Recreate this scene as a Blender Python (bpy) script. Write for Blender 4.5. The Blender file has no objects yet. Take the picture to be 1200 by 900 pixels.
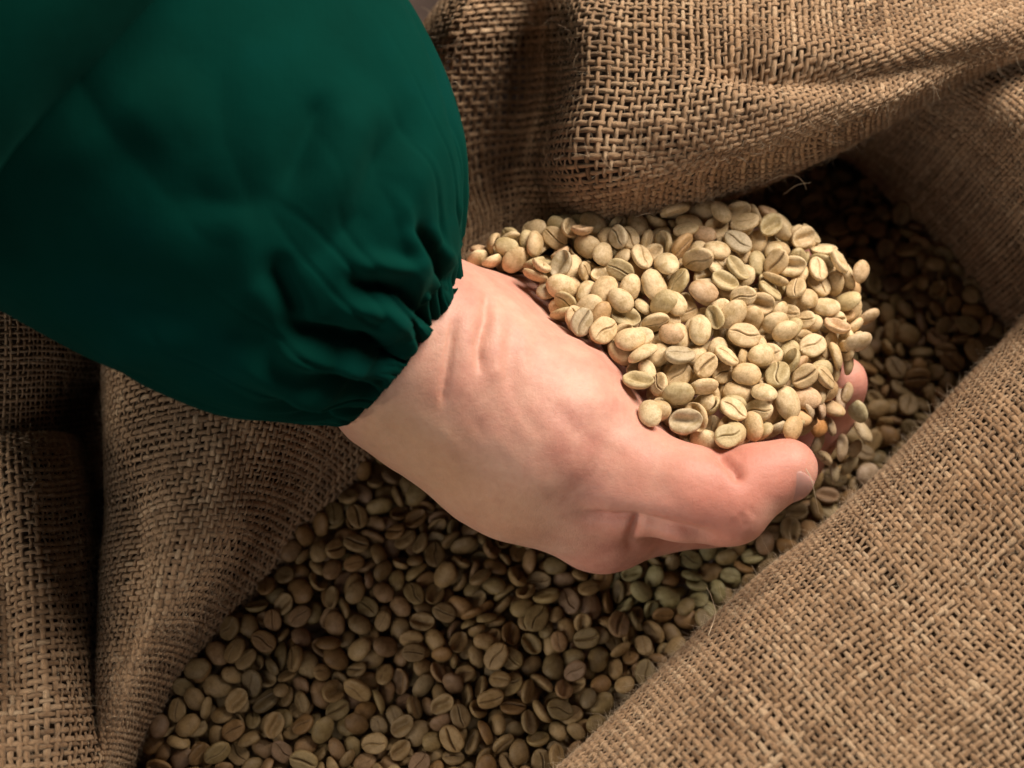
import bpy, bmesh, math, random
import numpy as np
from mathutils import Vector, Matrix, Quaternion, noise as mnoise

rng = np.random.default_rng(7)
random.seed(7)
scene = bpy.context.scene
COL = scene.collection

# ------------------------------------------------------------------ camera
CAM_POS = Vector((0.0, -0.16, 0.48)); LENS = 60.7
cam_data = bpy.data.cameras.new('camera'); cam = bpy.data.objects.new('camera', cam_data)
COL.objects.link(cam); scene.camera = cam
cam.location = CAM_POS
CAM_Q = (Vector((0, 0, 0)) - CAM_POS).to_track_quat('-Z', 'Y')
cam.rotation_euler = CAM_Q.to_euler()
cam_data.lens = LENS; cam_data.sensor_width = 36.0
cam_data.clip_start = 0.01; cam_data.clip_end = 20.0
cam_data.dof.use_dof = True; cam_data.dof.focus_distance = 0.455; cam_data.dof.aperture_fstop = 9.0

# ------------------------------------------------------------------ world, lamps, exposure
world = bpy.data.worlds.new('World'); scene.world = world; world.use_nodes = True
wbg = world.node_tree.nodes['Background']
wbg.inputs[0].default_value = (0.80, 0.86, 1.0, 1); wbg.inputs[1].default_value = 0.03

def area_lamp(name, loc, target, size, power, color):
    ld = bpy.data.lights.new(name, 'AREA'); ld.shape = 'RECTANGLE'; ld.size = size[0]; ld.size_y = size[1]
    ld.energy = power; ld.color = color
    o = bpy.data.objects.new(name, ld); COL.objects.link(o); o.location = loc
    o.rotation_euler = (Vector(target) - Vector(loc)).to_track_quat('-Z', 'Y').to_euler()
    return o
area_lamp('ceiling_lamp', (0.33, 0.37, 0.45), (0.03, 0.0, 0.03), (0.36, 0.28), 8.2, (1.0, 0.89, 0.77))
area_lamp('fill_lamp', (-0.38, -0.62, 0.55), (-0.05, 0.0, 0.03), (0.6, 0.5), 1.9, (1.0, 0.92, 0.84))  # added fill without a known source, lifts the shade at lower left
area_lamp('side_lamp', (-0.60, -0.12, 0.27), (-0.12, -0.04, 0.03), (0.30, 0.26), 5.4, (1.0, 0.90, 0.76))
scene.view_settings.view_transform = 'Standard'; scene.view_settings.look = 'None'
scene.view_settings.exposure = 0.0; scene.view_settings.gamma = 1.0
scene.view_settings.use_curve_mapping = False
scene.cycles.max_bounces = 6; scene.cycles.diffuse_bounces = 3; scene.cycles.glossy_bounces = 2
scene.cycles.transmission_bounces = 2
scene.cycles.sample_clamp_indirect = 3.0
scene.cycles.use_denoising = True

# ------------------------------------------------------------------ helpers
KP = 36.0 / LENS / 1200.0
CM = np.array(CAM_Q.to_matrix()); CP = np.array(CAM_POS)
def at(px, py, z):
    """world point (metres) on the sight line of a photo pixel at height z (cm)"""
    px = np.asarray(px, float); py = np.asarray(py, float); z = np.asarray(z, float) * 0.01
    d = np.stack([(px - 600) * KP, (450 - py) * KP, -np.ones_like(px + py)], -1) @ CM.T
    t = (z - CP[2]) / d[..., 2]
    return CP + d * t[..., None]
def pix(p):
    q = (np.asarray(p) - CP) @ CM
    return 600 + q[..., 0] / -q[..., 2] / KP, 450 - q[..., 1] / -q[..., 2] / KP

def mesh_np(name, V, F, smooth=True):
    V = np.ascontiguousarray(V, np.float32); F = np.ascontiguousarray(F, np.int32)
    me = bpy.data.meshes.new(name)
    me.vertices.add(len(V)); me.vertices.foreach_set('co', V.ravel())
    n = F.shape[1]
    me.loops.add(F.size); me.loops.foreach_set('vertex_index', F.ravel())
    me.polygons.add(len(F)); me.polygons.foreach_set('loop_start', np.arange(0, F.size, n, dtype=np.int32))
    me.polygons.foreach_set('loop_total', np.full(len(F), n, np.int32))
    me.update(calc_edges=True)
    if smooth: me.polygons.foreach_set('use_smooth', np.ones(len(F), bool))
    return me
def attr_f(me, name, vals):
    a = me.attributes.new(name, 'FLOAT', 'POINT'); a.data.foreach_set('value', np.ascontiguousarray(vals, np.float32).ravel())
def attr_v(me, name, vals):
    a = me.attributes.new(name, 'FLOAT_VECTOR', 'POINT'); a.data.foreach_set('vector', np.ascontiguousarray(vals, np.float32).ravel())
def link(name, me, mat, parent=None, **props):
    o = bpy.data.objects.new(name, me); COL.objects.link(o)
    if mat is not None: me.materials.append(mat)
    if parent is not None: o.parent = parent
    for k, v in props.items(): o[k] = v
    return o
def empty(name, loc, **props):
    o = bpy.data.objects.new(name, None); COL.objects.link(o); o.location = loc; o.empty_display_size = 0.01
    for k, v in props.items(): o[k] = v
    return o
def grid_faces(a, b, off=0):
    i = np.arange(a - 1)[:, None] * b + np.arange(b - 1)[None, :]
    i = i.ravel() + off
    return np.stack([i, i + 1, i + b + 1, i + b], -1)

def cr_weights(n, t):
    """uniform Catmull-Rom weights: t in [0,n-1] -> (len(t), n)"""
    t = np.clip(np.asarray(t, float), 0, n - 1 - 1e-9); k = np.floor(t).astype(int); f = t - k
    W = np.zeros((len(t), n)); r = np.arange(len(t))
    w = [(-f + 2*f**2 - f**3)/2, (2 - 5*f**2 + 3*f**3)/2, (f + 4*f**2 - 3*f**3)/2, (-f**2 + f**3)/2]
    for j, wj in enumerate(w):
        q = k - 1 + j
        lo = q < 0; hi = q > n - 1; mid = ~(lo | hi)
        np.add.at(W, (r[mid], q[mid]), wj[mid])
        np.add.at(W, (r[lo], np.zeros(lo.sum(), int)), 2*wj[lo]); np.add.at(W, (r[lo], np.ones(lo.sum(), int)), -wj[lo])
        np.add.at(W, (r[hi], np.full(hi.sum(), n-1)), 2*wj[hi]); np.add.at(W, (r[hi], np.full(hi.sum(), n-2)), -wj[hi])
    return W
def seg_dist(px, py, poly):
    """distance in px to a polyline and the 0..1 place along it"""
    best = np.full(np.shape(px), 1e9); par = np.zeros(np.shape(px)); n = len(poly) - 1
    for i in range(n):
        ax, ay = poly[i]; bx, by = poly[i+1]
        dx, dy = bx-ax, by-ay; L = dx*dx+dy*dy
        t = np.clip(((px-ax)*dx + (py-ay)*dy)/L, 0, 1)
        d = np.hypot(px-ax-t*dx, py-ay-t*dy)
        m = d < best; best = np.where(m, d, best); par = np.where(m, (i+t)/n, par)
    return best, par
# smooth value noise on numpy arrays (periodic lattice, cubic fade)
_lat = rng.random((64, 64, 64)).astype(np.float32)
def vnoise(x, y, z=0.0):
    x, y, z = np.broadcast_arrays(np.asarray(x, float), np.asarray(y, float), np.asarray(z, float))
    xi, yi, zi = np.floor(x).astype(int), np.floor(y).astype(int), np.floor(z).astype(int)
    fx, fy, fz = x-xi, y-yi, z-zi
    fx, fy, fz = [f*f*(3-2*f) for f in (fx, fy, fz)]
    r = 0
    for a in (0, 1):
        for b in (0, 1):
            for c in (0, 1):
                r = r + _lat[(xi+a) & 63, (yi+b) & 63, (zi+c) & 63] * (fx if a else 1-fx)*(fy if b else 1-fy)*(fz if c else 1-fz)
    return r*2-1

# ------------------------------------------------------------------ materials
def new_mat(name):
    m = bpy.data.materials.new(name); m.use_nodes = True
    nt = m.node_tree; b = nt.nodes['Principled BSDF']
    def N(t, **kw):
        n = nt.nodes.new(t)
        for k, v in kw.items(): setattr(n, k, v)
        return n
    return m, nt, b, N
def ramp(nt, fac, stops):
    r = nt.nodes.new('ShaderNodeValToRGB'); e = r.color_ramp.elements
    while len(e) < len(stops): e.new(0.5)
    for q, (p, c) in zip(e, stops): q.position = p; q.color = (*c, 1)
    nt.links.new(fac, r.inputs[0]); return r.outputs[0]
def noise_tex(nt, vec, scale, detail=4, rough=0.55):
    n = nt.nodes.new('ShaderNodeTexNoise'); n.inputs['Scale'].default_value = scale
    n.inputs['Detail'].default_value = detail; n.inputs['Roughness'].default_value = rough
    if vec is not None: nt.links.new(vec, n.inputs['Vector'])
    return n.outputs['Fac']
def mixc(nt, fac, a, b, mode='MIX'):
    m = nt.nodes.new('ShaderNodeMix'); m.data_type = 'RGBA'; m.blend_type = mode
    for sock, v in ((m.inputs[0], fac), (m.inputs[6], a), (m.inputs[7], b)):
        if isinstance(v, (int, float)): sock.default_value = v
        elif isinstance(v, tuple): sock.default_value = (*v, 1)
        else: nt.links.new(v, sock)
    return m.outputs[2]
def bump(nt, h, strength, dist, b, prev=None):
    n = nt.nodes.new('ShaderNodeBump'); n.inputs['Strength'].default_value = strength; n.inputs['Distance'].default_value = dist
    nt.links.new(h, n.inputs['Height'])
    if prev is not None: nt.links.new(prev, n.inputs['Normal'])
    nt.links.new(n.outputs[0], b.inputs['Normal']); return n.outputs[0]

def yarn_material():
    m, nt, b, N = new_mat('jute yarn')
    at_ = N('ShaderNodeAttribute', attribute_name='fib'); tn = N('ShaderNodeAttribute', attribute_name='tone')
    sc = N('ShaderNodeVectorMath', operation='MULTIPLY'); nt.links.new(at_.outputs['Vector'], sc.inputs[0])
    sc.inputs[1].default_value = (700.0, 1.0, 1.0)
    fib = noise_tex(nt, sc.outputs[0], 2.3, 4, 0.7)
    geo = N('ShaderNodeNewGeometry')
    blot = noise_tex(nt, geo.outputs['Position'], 45, 4, 0.6)
    c1 = ramp(nt, tn.outputs['Fac'], [(0.0, (0.24, 0.135, 0.065)), (0.35, (0.44, 0.268, 0.145)), (0.7, (0.59, 0.378, 0.218)), (1.0, (0.72, 0.515, 0.325))])
    c2 = ramp(nt, fib, [(0.30, (0.36, 0.29, 0.24)), (0.52, (0.92, 0.90, 0.88)), (0.74, (1.30, 1.26, 1.2))])
    c = mixc(nt, 0.85, c1, c2, 'MULTIPLY')
    c3 = ramp(nt, blot, [(0.30, (0.70, 0.62, 0.52)), (0.52, (1, 1, 1))])
    c = mixc(nt, 0.8, c, c3, 'MULTIPLY')
    nt.links.new(c, b.inputs['Base Color'])
    b.inputs['Roughness'].default_value = 0.78; b.inputs['Specular IOR Level'].default_value = 0.25
    b.inputs['Sheen Weight'].default_value = 0.25; b.inputs['Sheen Roughness'].default_value = 0.5
    b.inputs['Sheen Tint'].default_value = (1, 0.85, 0.65, 1)
    bump(nt, fib, 1.0, 0.0006, b)
    return m
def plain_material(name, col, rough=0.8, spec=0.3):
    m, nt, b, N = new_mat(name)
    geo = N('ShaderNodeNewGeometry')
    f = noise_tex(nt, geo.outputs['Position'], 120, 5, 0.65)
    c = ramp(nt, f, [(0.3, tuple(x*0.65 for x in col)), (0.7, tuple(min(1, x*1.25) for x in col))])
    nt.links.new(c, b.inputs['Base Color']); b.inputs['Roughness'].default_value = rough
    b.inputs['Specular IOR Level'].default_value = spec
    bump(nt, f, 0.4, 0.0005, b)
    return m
def bean_material(joined):
    m, nt, b, N = new_mat('green coffee bean')
    if joined:
        t = N('ShaderNodeAttribute', attribute_name='tint'); tint = t.outputs['Color']; r = N('ShaderNodeAttribute', attribute_name='rnd').outputs['Fac']
    else:
        oi = N('ShaderNodeObjectInfo'); tint = oi.outputs['Color']; r = oi.outputs['Random']
    loc = N('ShaderNodeAttribute', attribute_name='loc')
    off = N('ShaderNodeVectorMath', operation='SCALE'); cx = N('ShaderNodeCombineXYZ')
    for i in range(3): nt.links.new(r, cx.inputs[i])
    nt.links.new(cx.outputs[0], off.inputs[0]); off.inputs['Scale'].default_value = 37.0
    ad = N('ShaderNodeVectorMath', operation='ADD'); nt.links.new(off.outputs[0], ad.inputs[0]); nt.links.new(loc.outputs['Vector'], ad.inputs[1])
    n1 = noise_tex(nt, ad.outputs[0], 1.6, 5, 0.6); n2 = noise_tex(nt, ad.outputs[0], 7.0, 5, 0.7)
    patch = ramp(nt, n1, [(0.36, (0.72, 0.66, 0.52)), (0.50, (1, 1, 1)), (0.66, (1.16, 1.14, 1.12))])
    c = mixc(nt, 0.8, tint, patch, 'MULTIPLY')
    fine = ramp(nt, n2, [(0.30, (0.70, 0.64, 0.55)), (0.52, (1, 1, 1)), (0.75, (1.12, 1.12, 1.12))])
    c = mixc(nt, 0.75, c, fine, 'MULTIPLY')
    # silver skin left in the groove is brown
    gv = N('ShaderNodeAttribute', attribute_name='groove')
    c = mixc(nt, gv.outputs['Fac'], c, (0.115, 0.062, 0.030))
    nt.links.new(c, b.inputs['Base Color'])
    b.inputs['Roughness'].default_value = 0.5; b.inputs['Specular IOR Level'].default_value = 0.38
    b.inputs['Subsurface Weight'].default_value = 0.0
    bump(nt, n2, 0.6, 0.0003, b)
    return m
def skin_material():
    m, nt, b, N = new_mat('skin')
    geo = N('ShaderNodeNewGeometry'); P = geo.outputs['Position']
    n1 = noise_tex(nt, P, 55, 5, 0.6); n2 = noise_tex(nt, P, 420, 5, 0.65)
    c = ramp(nt, n1, [(0.30, (0.52, 0.235, 0.185)), (0.47, (0.65, 0.345, 0.265)), (0.60, (0.70, 0.405, 0.31)), (0.75, (0.76, 0.48, 0.37))])
    rd = N('ShaderNodeAttribute', attribute_name='redness')
    c = mixc(nt, rd.outputs['Fac'], c, (0.60, 0.235, 0.175))
    yl = N('ShaderNodeAttribute', attribute_name='tan')
    c = mixc(nt, yl.outputs['Fac'], c, (0.60, 0.36, 0.215))
    c = mixc(nt, 0.35, c, ramp(nt, n2, [(0.3, (0.80, 0.72, 0.68)), (0.7, (1.08, 1.06, 1.05))]), 'MULTIPLY')
    nt.links.new(c, b.inputs['Base Color'])
    b.inputs['Roughness'].default_value = 0.5; b.inputs['Specular IOR Level'].default_value = 0.33
    b.inputs['Subsurface Weight'].default_value = 0.2; b.inputs['Subsurface Scale'].default_value = 0.004
    b.inputs['Subsurface Radius'].default_value = (1.0, 0.35, 0.2)
    # fine skin cells and pores
    v = nt.nodes.new('ShaderNodeTexVoronoi'); v.feature = 'DISTANCE_TO_EDGE'; v.inputs['Scale'].default_value = 900
    wv = noise_tex(nt, P, 300, 2)
    va = nt.nodes.new('ShaderNodeMix'); va.data_type = 'VECTOR'; va.inputs[0].default_value = 0.0015
    cb = N('ShaderNodeCombineXYZ'); nt.links.new(wv, cb.inputs[0]); nt.links.new(wv, cb.inputs[1])
    nt.links.new(P, va.inputs[4]); nt.links.new(cb.outputs[0], va.inputs[5]); nt.links.new(va.outputs[1], v.inputs['Vector'])
    lo = N('ShaderNodeMath', operation='MINIMUM'); nt.links.new(v.outputs['Distance'], lo.inputs[0]); lo.inputs[1].default_value = 0.12
    p1 = bump(nt, lo.outputs[0], 0.32, 0.0007, b)
    bump(nt, n2, 0.26, 0.0008, b, p1)
    return m
def fabric_material():
    m, nt, b, N = new_mat('green cotton')
    geo = N('ShaderNodeNewGeometry'); P = geo.outputs['Position']
    uv = N('ShaderNodeAttribute', attribute_name='fib')
    n1 = noise_tex(nt, P, 22, 4, 0.55)
    c = ramp(nt, n1, [(0.25, (0.0002, 0.021, 0.0145)), (0.55, (0.0002, 0.031, 0.0225)), (0.8, (0.0003, 0.037, 0.032))])
    w = nt.nodes.new('ShaderNodeTexWave'); w.bands_direction = 'DIAGONAL'; w.inputs['Scale'].default_value = 420
    w.inputs['Distortion'].default_value = 1.2; w.inputs['Detail'].default_value = 2
    nt.links.new(uv.outputs['Vector'], w.inputs['Vector'])
    c = mixc(nt, 0.08, c, ramp(nt, w.outputs['Fac'], [(0, (0.7, 0.7, 0.7)), (1, (1.1, 1.1, 1.1))]), 'MULTIPLY')
    nt.links.new(c, b.inputs['Base Color'])
    b.inputs['Roughness'].default_value = 0.9; b.inputs['Specular IOR Level'].default_value = 0.04
    b.inputs['Sheen Weight'].default_value = 0.03; b.inputs['Sheen Tint'].default_value = (0.1, 0.9, 0.65, 1)
    p = bump(nt, w.outputs['Fac'], 0.08, 0.0001, b)
    bump(nt, noise_tex(nt, P, 260, 4, 0.6), 0.25, 0.0006, b, p)
    return m

# ------------------------------------------------------------------ SETTING: table board under the sack
def build_ground():
    m, nt, b, N = new_mat('dark wood')
    geo = N('ShaderNodeNewGeometry')
    mp = N('ShaderNodeMapping'); mp.inputs['Scale'].default_value = (6, 60, 6); nt.links.new(geo.outputs['Position'], mp.inputs[0])
    f = noise_tex(nt, mp.outputs[0], 1.5, 6, 0.6)
    nt.links.new(ramp(nt, f, [(0.3, (0.035, 0.018, 0.012)), (0.7, (0.09, 0.05, 0.035))]), b.inputs['Base Color'])
    b.inputs['Roughness'].default_value = 0.6; bump(nt, f, 0.3, 0.001, b)
    V = np.array([(-.9, -.9, -.052), (.9, -.9, -.052), (.9, .9, -.052), (-.9, .9, -.052)])
    link('floor', mesh_np('floor', V, np.array([[0, 1, 2, 3]]), False), m, kind='structure', label='dark wooden floor under the sack')

# ------------------------------------------------------------------ SACK: control grids (photo px, px, height cm), rows from the mouth outwards
def dirshift(pts, dx, dy, dist, z):
    return [(x + dx*d, y + dy*d, zz) for (x, y), d, zz in zip(pts, dist, z)]
PATCH = {}
# upper flap, folded outward
e = [(490,345),(545,318),(600,293),(680,281),(780,259),(880,223),(1000,169),(1120,103),(1260,62),(1400,30)]
n_ = len(e)
PATCH['A'] = dict(name='rolled_flap', label='broad flap folded outward behind the heap of beans', grid=[
  dirshift(e, 0.10, -1, [30]*n_, [-3.0]*n_),
  dirshift(e, 0.05, -1, [2]*n_, [-0.5,-0.2,0.3,0.5,0.8,1.0,1.2,1.5,1.5,1.5]),
  dirshift(e, 0.05, -1, [4,8,8,8,8,8,8,8,8,8], [1.5,1.2,2.0,2.9,3.3,3.6,3.6,3.6,3.4,3.2]),
  dirshift(e, 0.05, -1, [50,55,48,42,40,36,28,18,16,16], [0.4,-0.2,0.8,4.0,5.4,5.8,5.7,5.0,4.5,4.2]),
  [(470,230,0.6),(530,215,-1.0),(596,190,-0.4),(676,188,4.9),(800,178,6.5),(905,152,6.8),(1020,103,6.3),(1135,52,5.6),(1270,8,5.2),(1400,-25,4.8)],
  [(465,120,2.6),(525,110,2.0),(610,105,0.2),(690,98,5.2),(815,95,6.8),(915,82,7.0),(1025,50,6.6),(1140,10,5.8),(1275,-35,5.4),(1400,-70,5)],
  [(494,34,0.6),(540,15,4.5),(618,10,2.0),(695,8,5.3),(815,10,6.0),(915,5,6.1),(1020,-15,6.2),(1140,-45,5.7),(1275,-85,5.3),(1400,-120,5)],
  [(556,-60,0.8),(606,-80,3.6),(655,-85,3.4),(720,-80,4.6),(815,-80,5.0),(915,-80,5.2),(1020,-100,5.0),(1140,-125,4.6),(1275,-160,4.2),(1400,-190,4)],
  [(610,-170,0),(640,-180,1.4),(660,-180,2.0),(720,-180,2.2),(815,-180,2.4),(915,-180,2.4),(1020,-190,2.4),(1140,-210,2.2),(1275,-240,2),(1400,-270,2)],
], bumps=[([(800,78),(900,92),(1000,96),(1100,80),(1220,52)], 15, -0.5),
          ([(800,105),(920,125),(1040,108),(1160,68)], 22, 0.22),
          ([(800,40),(920,58),(1040,62),(1200,20)], 26, 0.30),
          ([(668,-40),(690,60),(680,140),(650,230)], 30, 0.30),
          ([(520,60),(545,120),(560,180)], 26, -0.3),
          ([(740,60),(850,45),(960,10)], 18, -0.22),
          ([(700,150),(780,200),(860,190)], 26, -0.14)])
# inner wall on the far right
PATCH['B'] = dict(name='inner_wall', label='shaded inner side of the sack mouth', grid=[
  [(840,215,-4.5),(915,190,-4.5),(985,195,-4.5),(1035,255,-4.5),(1095,318,-4.5),(1150,385,-4.5),(1215,465,-4.5),(1300,540,-4.5)],
  [(850,190,-3.2),(920,175,-3.2),(995,180,-2.8),(1056,232,-3.1),(1118,300,-3.0),(1172,370,-2.6),(1255,430,-2.0),(1310,520,-1.8)],
  [(870,160,-2.0),(935,150,-2.0),(1010,155,-1.4),(1090,195,-1.0),(1160,260,-0.4),(1215,335,0.1),(1275,410,0),(1330,490,0)],
  [(890,130,-1.2),(955,120,-1.0),(1040,120,-0.1),(1120,160,1.2),(1190,225,2.2),(1245,300,2.6),(1300,385,1.5),(1355,470,1.5)],
  [(915,90,-1.0),(985,80,-0.8),(1075,80,0.8),(1160,115,3.2),(1230,180,5.2),(1285,265,5.8),(1335,355,5.4),(1385,450,4.6)],
  [(945,50,-1.0),(1020,40,-0.8),(1115,35,0.8),(1210,65,3.4),(1280,130,6.4),(1335,220,7.6),(1385,320,7.4),(1420,430,6.4)],
  [(980,0,-1.0),(1060,-10,-0.8),(1170,-15,0.8),(1270,15,3.5),(1350,85,6.6),(1400,180,8.4),(1450,290,8.2),(1480,410,7.2)],
], bumps=[([(1060,150),(1120,190),(1180,250)], 26, 0.35), ([(1100,130),(1170,170),(1220,230)], 16, -0.3)])
# near right flap
e = [(1300,255),(1235,328),(1185,388),(1120,458),(1040,545),(965,615),(905,662),(840,722),(755,803),(655,898),(560,985),(470,1070)]
n_ = len(e); D = (0.66, 0.75)
zz = lambda *a: list(a) if len(a) == n_ else [a[0]]*n_
def C_(off, z, var=None):
    var = var or [0]*n_
    return dirshift(e, D[0], D[1], [off]*n_, [z + v for v in var])
w1 = [0,.1,.2,.25,.1,0,-.15,-.1,.1,.2,.2,.2]
PATCH['C'] = dict(name='rolled_flap', label='pale flap rolled over on the side of the thumb', grid=[
  C_(34, -4.2), C_(10, -2.0), C_(1, 0.4), C_(6, 2.6, w1), C_(46, 4.5, w1), C_(120, 5.4, w1), C_(215, 5.8), C_(320, 5.7, [-v for v in w1]), C_(430, 5.3), C_(560, 4.4), C_(700, 2.6)
], bumps=[([(1200,480),(1080,600),(980,720),(860,820)], 42, 0.22), ([(1230,620),(1100,740),(1000,900)], 60, -0.3),
          ([(1130,540),(1040,660),(930,760)], 22, -0.10), ([(1210,760),(1120,860)], 40, 0.3)])
# left flap, a pointed fold diving under the beans
PATCH['D'] = dict(name='draped_fold', label='pointed fold hanging into the mouth below the sleeve', grid=[
  [(165,1010,-4.5),(110,1000,-1),(112,985,1.0),(125,990,-.5),(150,1000,-2.8),(190,1010,-4.6),(250,1020,-4.8)],
  [(165,905,-4.5),(114,905,-1),(116,895,1.6),(132,898,0.9),(155,905,-2.0),(200,915,-4.4),(270,930,-4.8)],
  [(160,800,-4.5),(112,800,-1.2),(114,790,2.0),(155,790,3.0),(190,795,0.7),(230,810,-3.4),(320,830,-4.8)],
  [(170,690,-4.5),(120,695,-1.2),(122,685,2.0),(180,675,4.0),(250,672,3.2),(300,695,-1.6),(380,730,-4.8)],
  [(185,590,-4.5),(130,600,-1.2),(135,588,2.0),(205,570,4.5),(295,560,4.2),(365,580,0.0),(440,640,-4.8)],
  [(175,500,-4.5),(128,510,-1.0),(136,495,2.2),(215,475,5.0),(320,462,5.1),(405,495,1.7),(480,560,-4.6)],
  [(180,410,-3.5),(125,425,0.0),(140,408,2.6),(230,385,4.4),(350,375,4.4),(450,420,2.6),(540,490,-3.6)],
  [(190,320,-2),(140,335,0.6),(160,320,2.6),(260,300,3.9),(390,290,4.0),(500,340,2.8),(600,400,-2)],
], bumps=[([(250,470),(290,520),(300,600)], 24, -0.30), ([(330,440),(370,500),(360,560)], 22, 0.25),
          ([(150,560),(160,680),(140,800)], 12, -0.22), ([(200,520),(210,640),(180,760)], 22, 0.25)])
# far left lower fold
PATCH['E'] = dict(name='draped_fold', label='rounded shaded fold along the left side', grid=[
  [(-190,1080,2),(-110,1070,3),(-20,1062,3.5),(60,1056,3.3),(128,1050,1.6),(150,1048,-1.5),(140,1046,-4.5)],
  [(-190,960,2),(-110,950,3),(-20,942,3.5),(60,936,3.3),(124,932,1.6),(143,930,-1.5),(132,928,-4.5)],
  [(-190,850,2),(-110,838,3.2),(-20,828,3.8),(55,822,3.5),(116,818,1.6),(133,816,-1.5),(122,814,-4.5)],
  [(-190,740,2),(-110,728,3.2),(-20,716,3.8),(50,708,3.4),(106,702,1.4),(121,700,-1.5),(110,698,-4.5)],
  [(-190,640,2),(-110,626,3.2),(-20,612,3.7),(45,604,3.3),(96,598,1.4),(110,597,-1.4),(100,596,-4.5)],
  [(-190,565,1.4),(-110,550,3.3),(-20,538,3.3),(40,532,2.9),(84,530,1.0),(98,532,-1.6),(90,536,-4.5)],
  [(-190,545,-1),(-110,526,0.4),(-20,512,1.5),(38,508,1.2),(78,510,-.4),(92,515,-2.6),(84,520,-4.5)],
  [(-190,560,-4),(-110,545,-3),(-20,532,-2.2),(38,528,-2.4),(78,530,-3.2),(92,532,-4),(84,535,-4.8)],
], bumps=[([(20,520),(30,640),(60,760),(70,900)], 26, 0.35), ([(-10,560),(0,700),(20,860)], 24, -0.35), ([(70,560),(84,700),(95,860)], 12, -0.2)])
# upper left piece under the sleeve
PATCH['F'] = dict(name='draped_fold', label='loosely woven piece of sacking under the sleeve, upper left', pitch=0.00185, fat=0.62, grid=[
  [(-180,620,0.9),(-100,612,1.1),(-20,600,0.9),(50,590,-0.3),(110,575,-3.4),(150,560,-4.8)],
  [(-180,530,2.1),(-100,520,2.4),(-20,508,2.3),(45,502,1.1),(105,495,-2.6),(150,490,-4.8)],
  [(-180,440,2.9),(-100,432,3.4),(-20,424,3.4),(50,420,2.2),(110,425,-0.7),(160,430,-4.6)],
  [(-180,350,3.3),(-100,345,3.8),(-20,338,3.8),(50,338,2.8),(120,345,0.1),(180,360,-3.6)],
  [(-180,250,3.3),(-100,245,3.8),(-20,240,3.8),(60,240,3.1),(140,255,1.3),(210,280,-2.0)],
], bumps=[])

# the outer sides of the sack run on down to the floor
for k_ in ('E', 'F'): PATCH[k_]['grid'] = [[(r[0][0]-30, r[0][1], -2.6), ]+r for r in PATCH[k_]['grid']]
for k_ in ('E', 'F'): PATCH[k_]['grid'] = [[(r[0][0]-10, r[0][1], -5.1), ]+r for r in PATCH[k_]['grid']]
for k_, dx, dy in (('A', 10, -70), ('B', 70, -30), ('C', 60, 70)):
    PATCH[k_]['grid'].append([(x+dx, y+dy, -5.1) for x, y, z in PATCH[k_]['grid'][-1]])

def surface(pd, nu=260, nv=260):
    """dense, arc-length even sheet of points for one patch: (nv, nu, 3)"""
    g = np.array(pd['grid'], float); G = at(g[..., 0], g[..., 1], g[..., 2])
    R, C = G.shape[:2]
    def dense(tv, tu): return np.einsum('ar,rck,bc->abk', cr_weights(R, tv), G, cr_weights(C, tu))
    tv = np.linspace(0, R-1, 200); tu = np.linspace(0, C-1, 200)
    S = dense(tv, tu)
    lu = np.linalg.norm(np.diff(S, axis=1), axis=-1).mean(0); lv = np.linalg.norm(np.diff(S, axis=0), axis=-1).mean(1)
    cu = np.concatenate([[0], np.cumsum(lu)]); cv = np.concatenate([[0], np.cumsum(lv)])
    tu2 = np.interp(np.linspace(0, cu[-1], nu), cu, tu); tv2 = np.interp(np.linspace(0, cv[-1], nv), cv, tv)
    S = dense(tv2, tu2)
    px, py = pix(S)
    nrm = grid_normals(S)
    up = np.clip(nrm[..., 2], 0, 1)
    d = np.zeros(px.shape)
    for poly, w, h in pd['bumps']:
        dd, par = seg_dist(px, py, poly)
        d += h*0.01*np.exp(-(dd/w)**2)*np.clip(np.minimum(par, 1-par)*6, 0.15, 1)
    # soft uneven hand of the cloth
    d += 0.0016*vnoise(S[..., 0]*38, S[..., 1]*38, S[..., 2]*38) + 0.0008*vnoise(S[..., 0]*95+9, S[..., 1]*95, S[..., 2]*95)
    S = S + nrm*(d*(0.25+0.75*up))[..., None]
    return S, cu[-1], cv[-1]
def grid_normals(S):
    du = np.gradient(S, axis=1); dv = np.gradient(S, axis=0)
    n = np.cross(du, dv); n /= np.maximum(np.linalg.norm(n, axis=-1, keepdims=True), 1e-12)
    c = n[tuple(s//2 for s in n.shape[:2])]
    # outward: the side that faces up at the middle of the patch
    return n*(1 if c[2] > 0 else -1)
def bil(S, a, b):
    """bilinear sample, a over rows 0..1, b over columns 0..1"""
    H, W = S.shape[:2]; y = np.clip(a, 0, 1)*(H-1); x = np.clip(b, 0, 1)*(W-1)
    i = np.minimum(y.astype(int), H-2); j = np.minimum(x.astype(int), W-2); f = (y-i)[..., None]; g = (x-j)[..., None]
    return (S[i, j]*(1-f)*(1-g)+S[i+1, j]*f*(1-g)+S[i, j+1]*(1-f)*g+S[i+1, j+1]*f*g)

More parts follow.
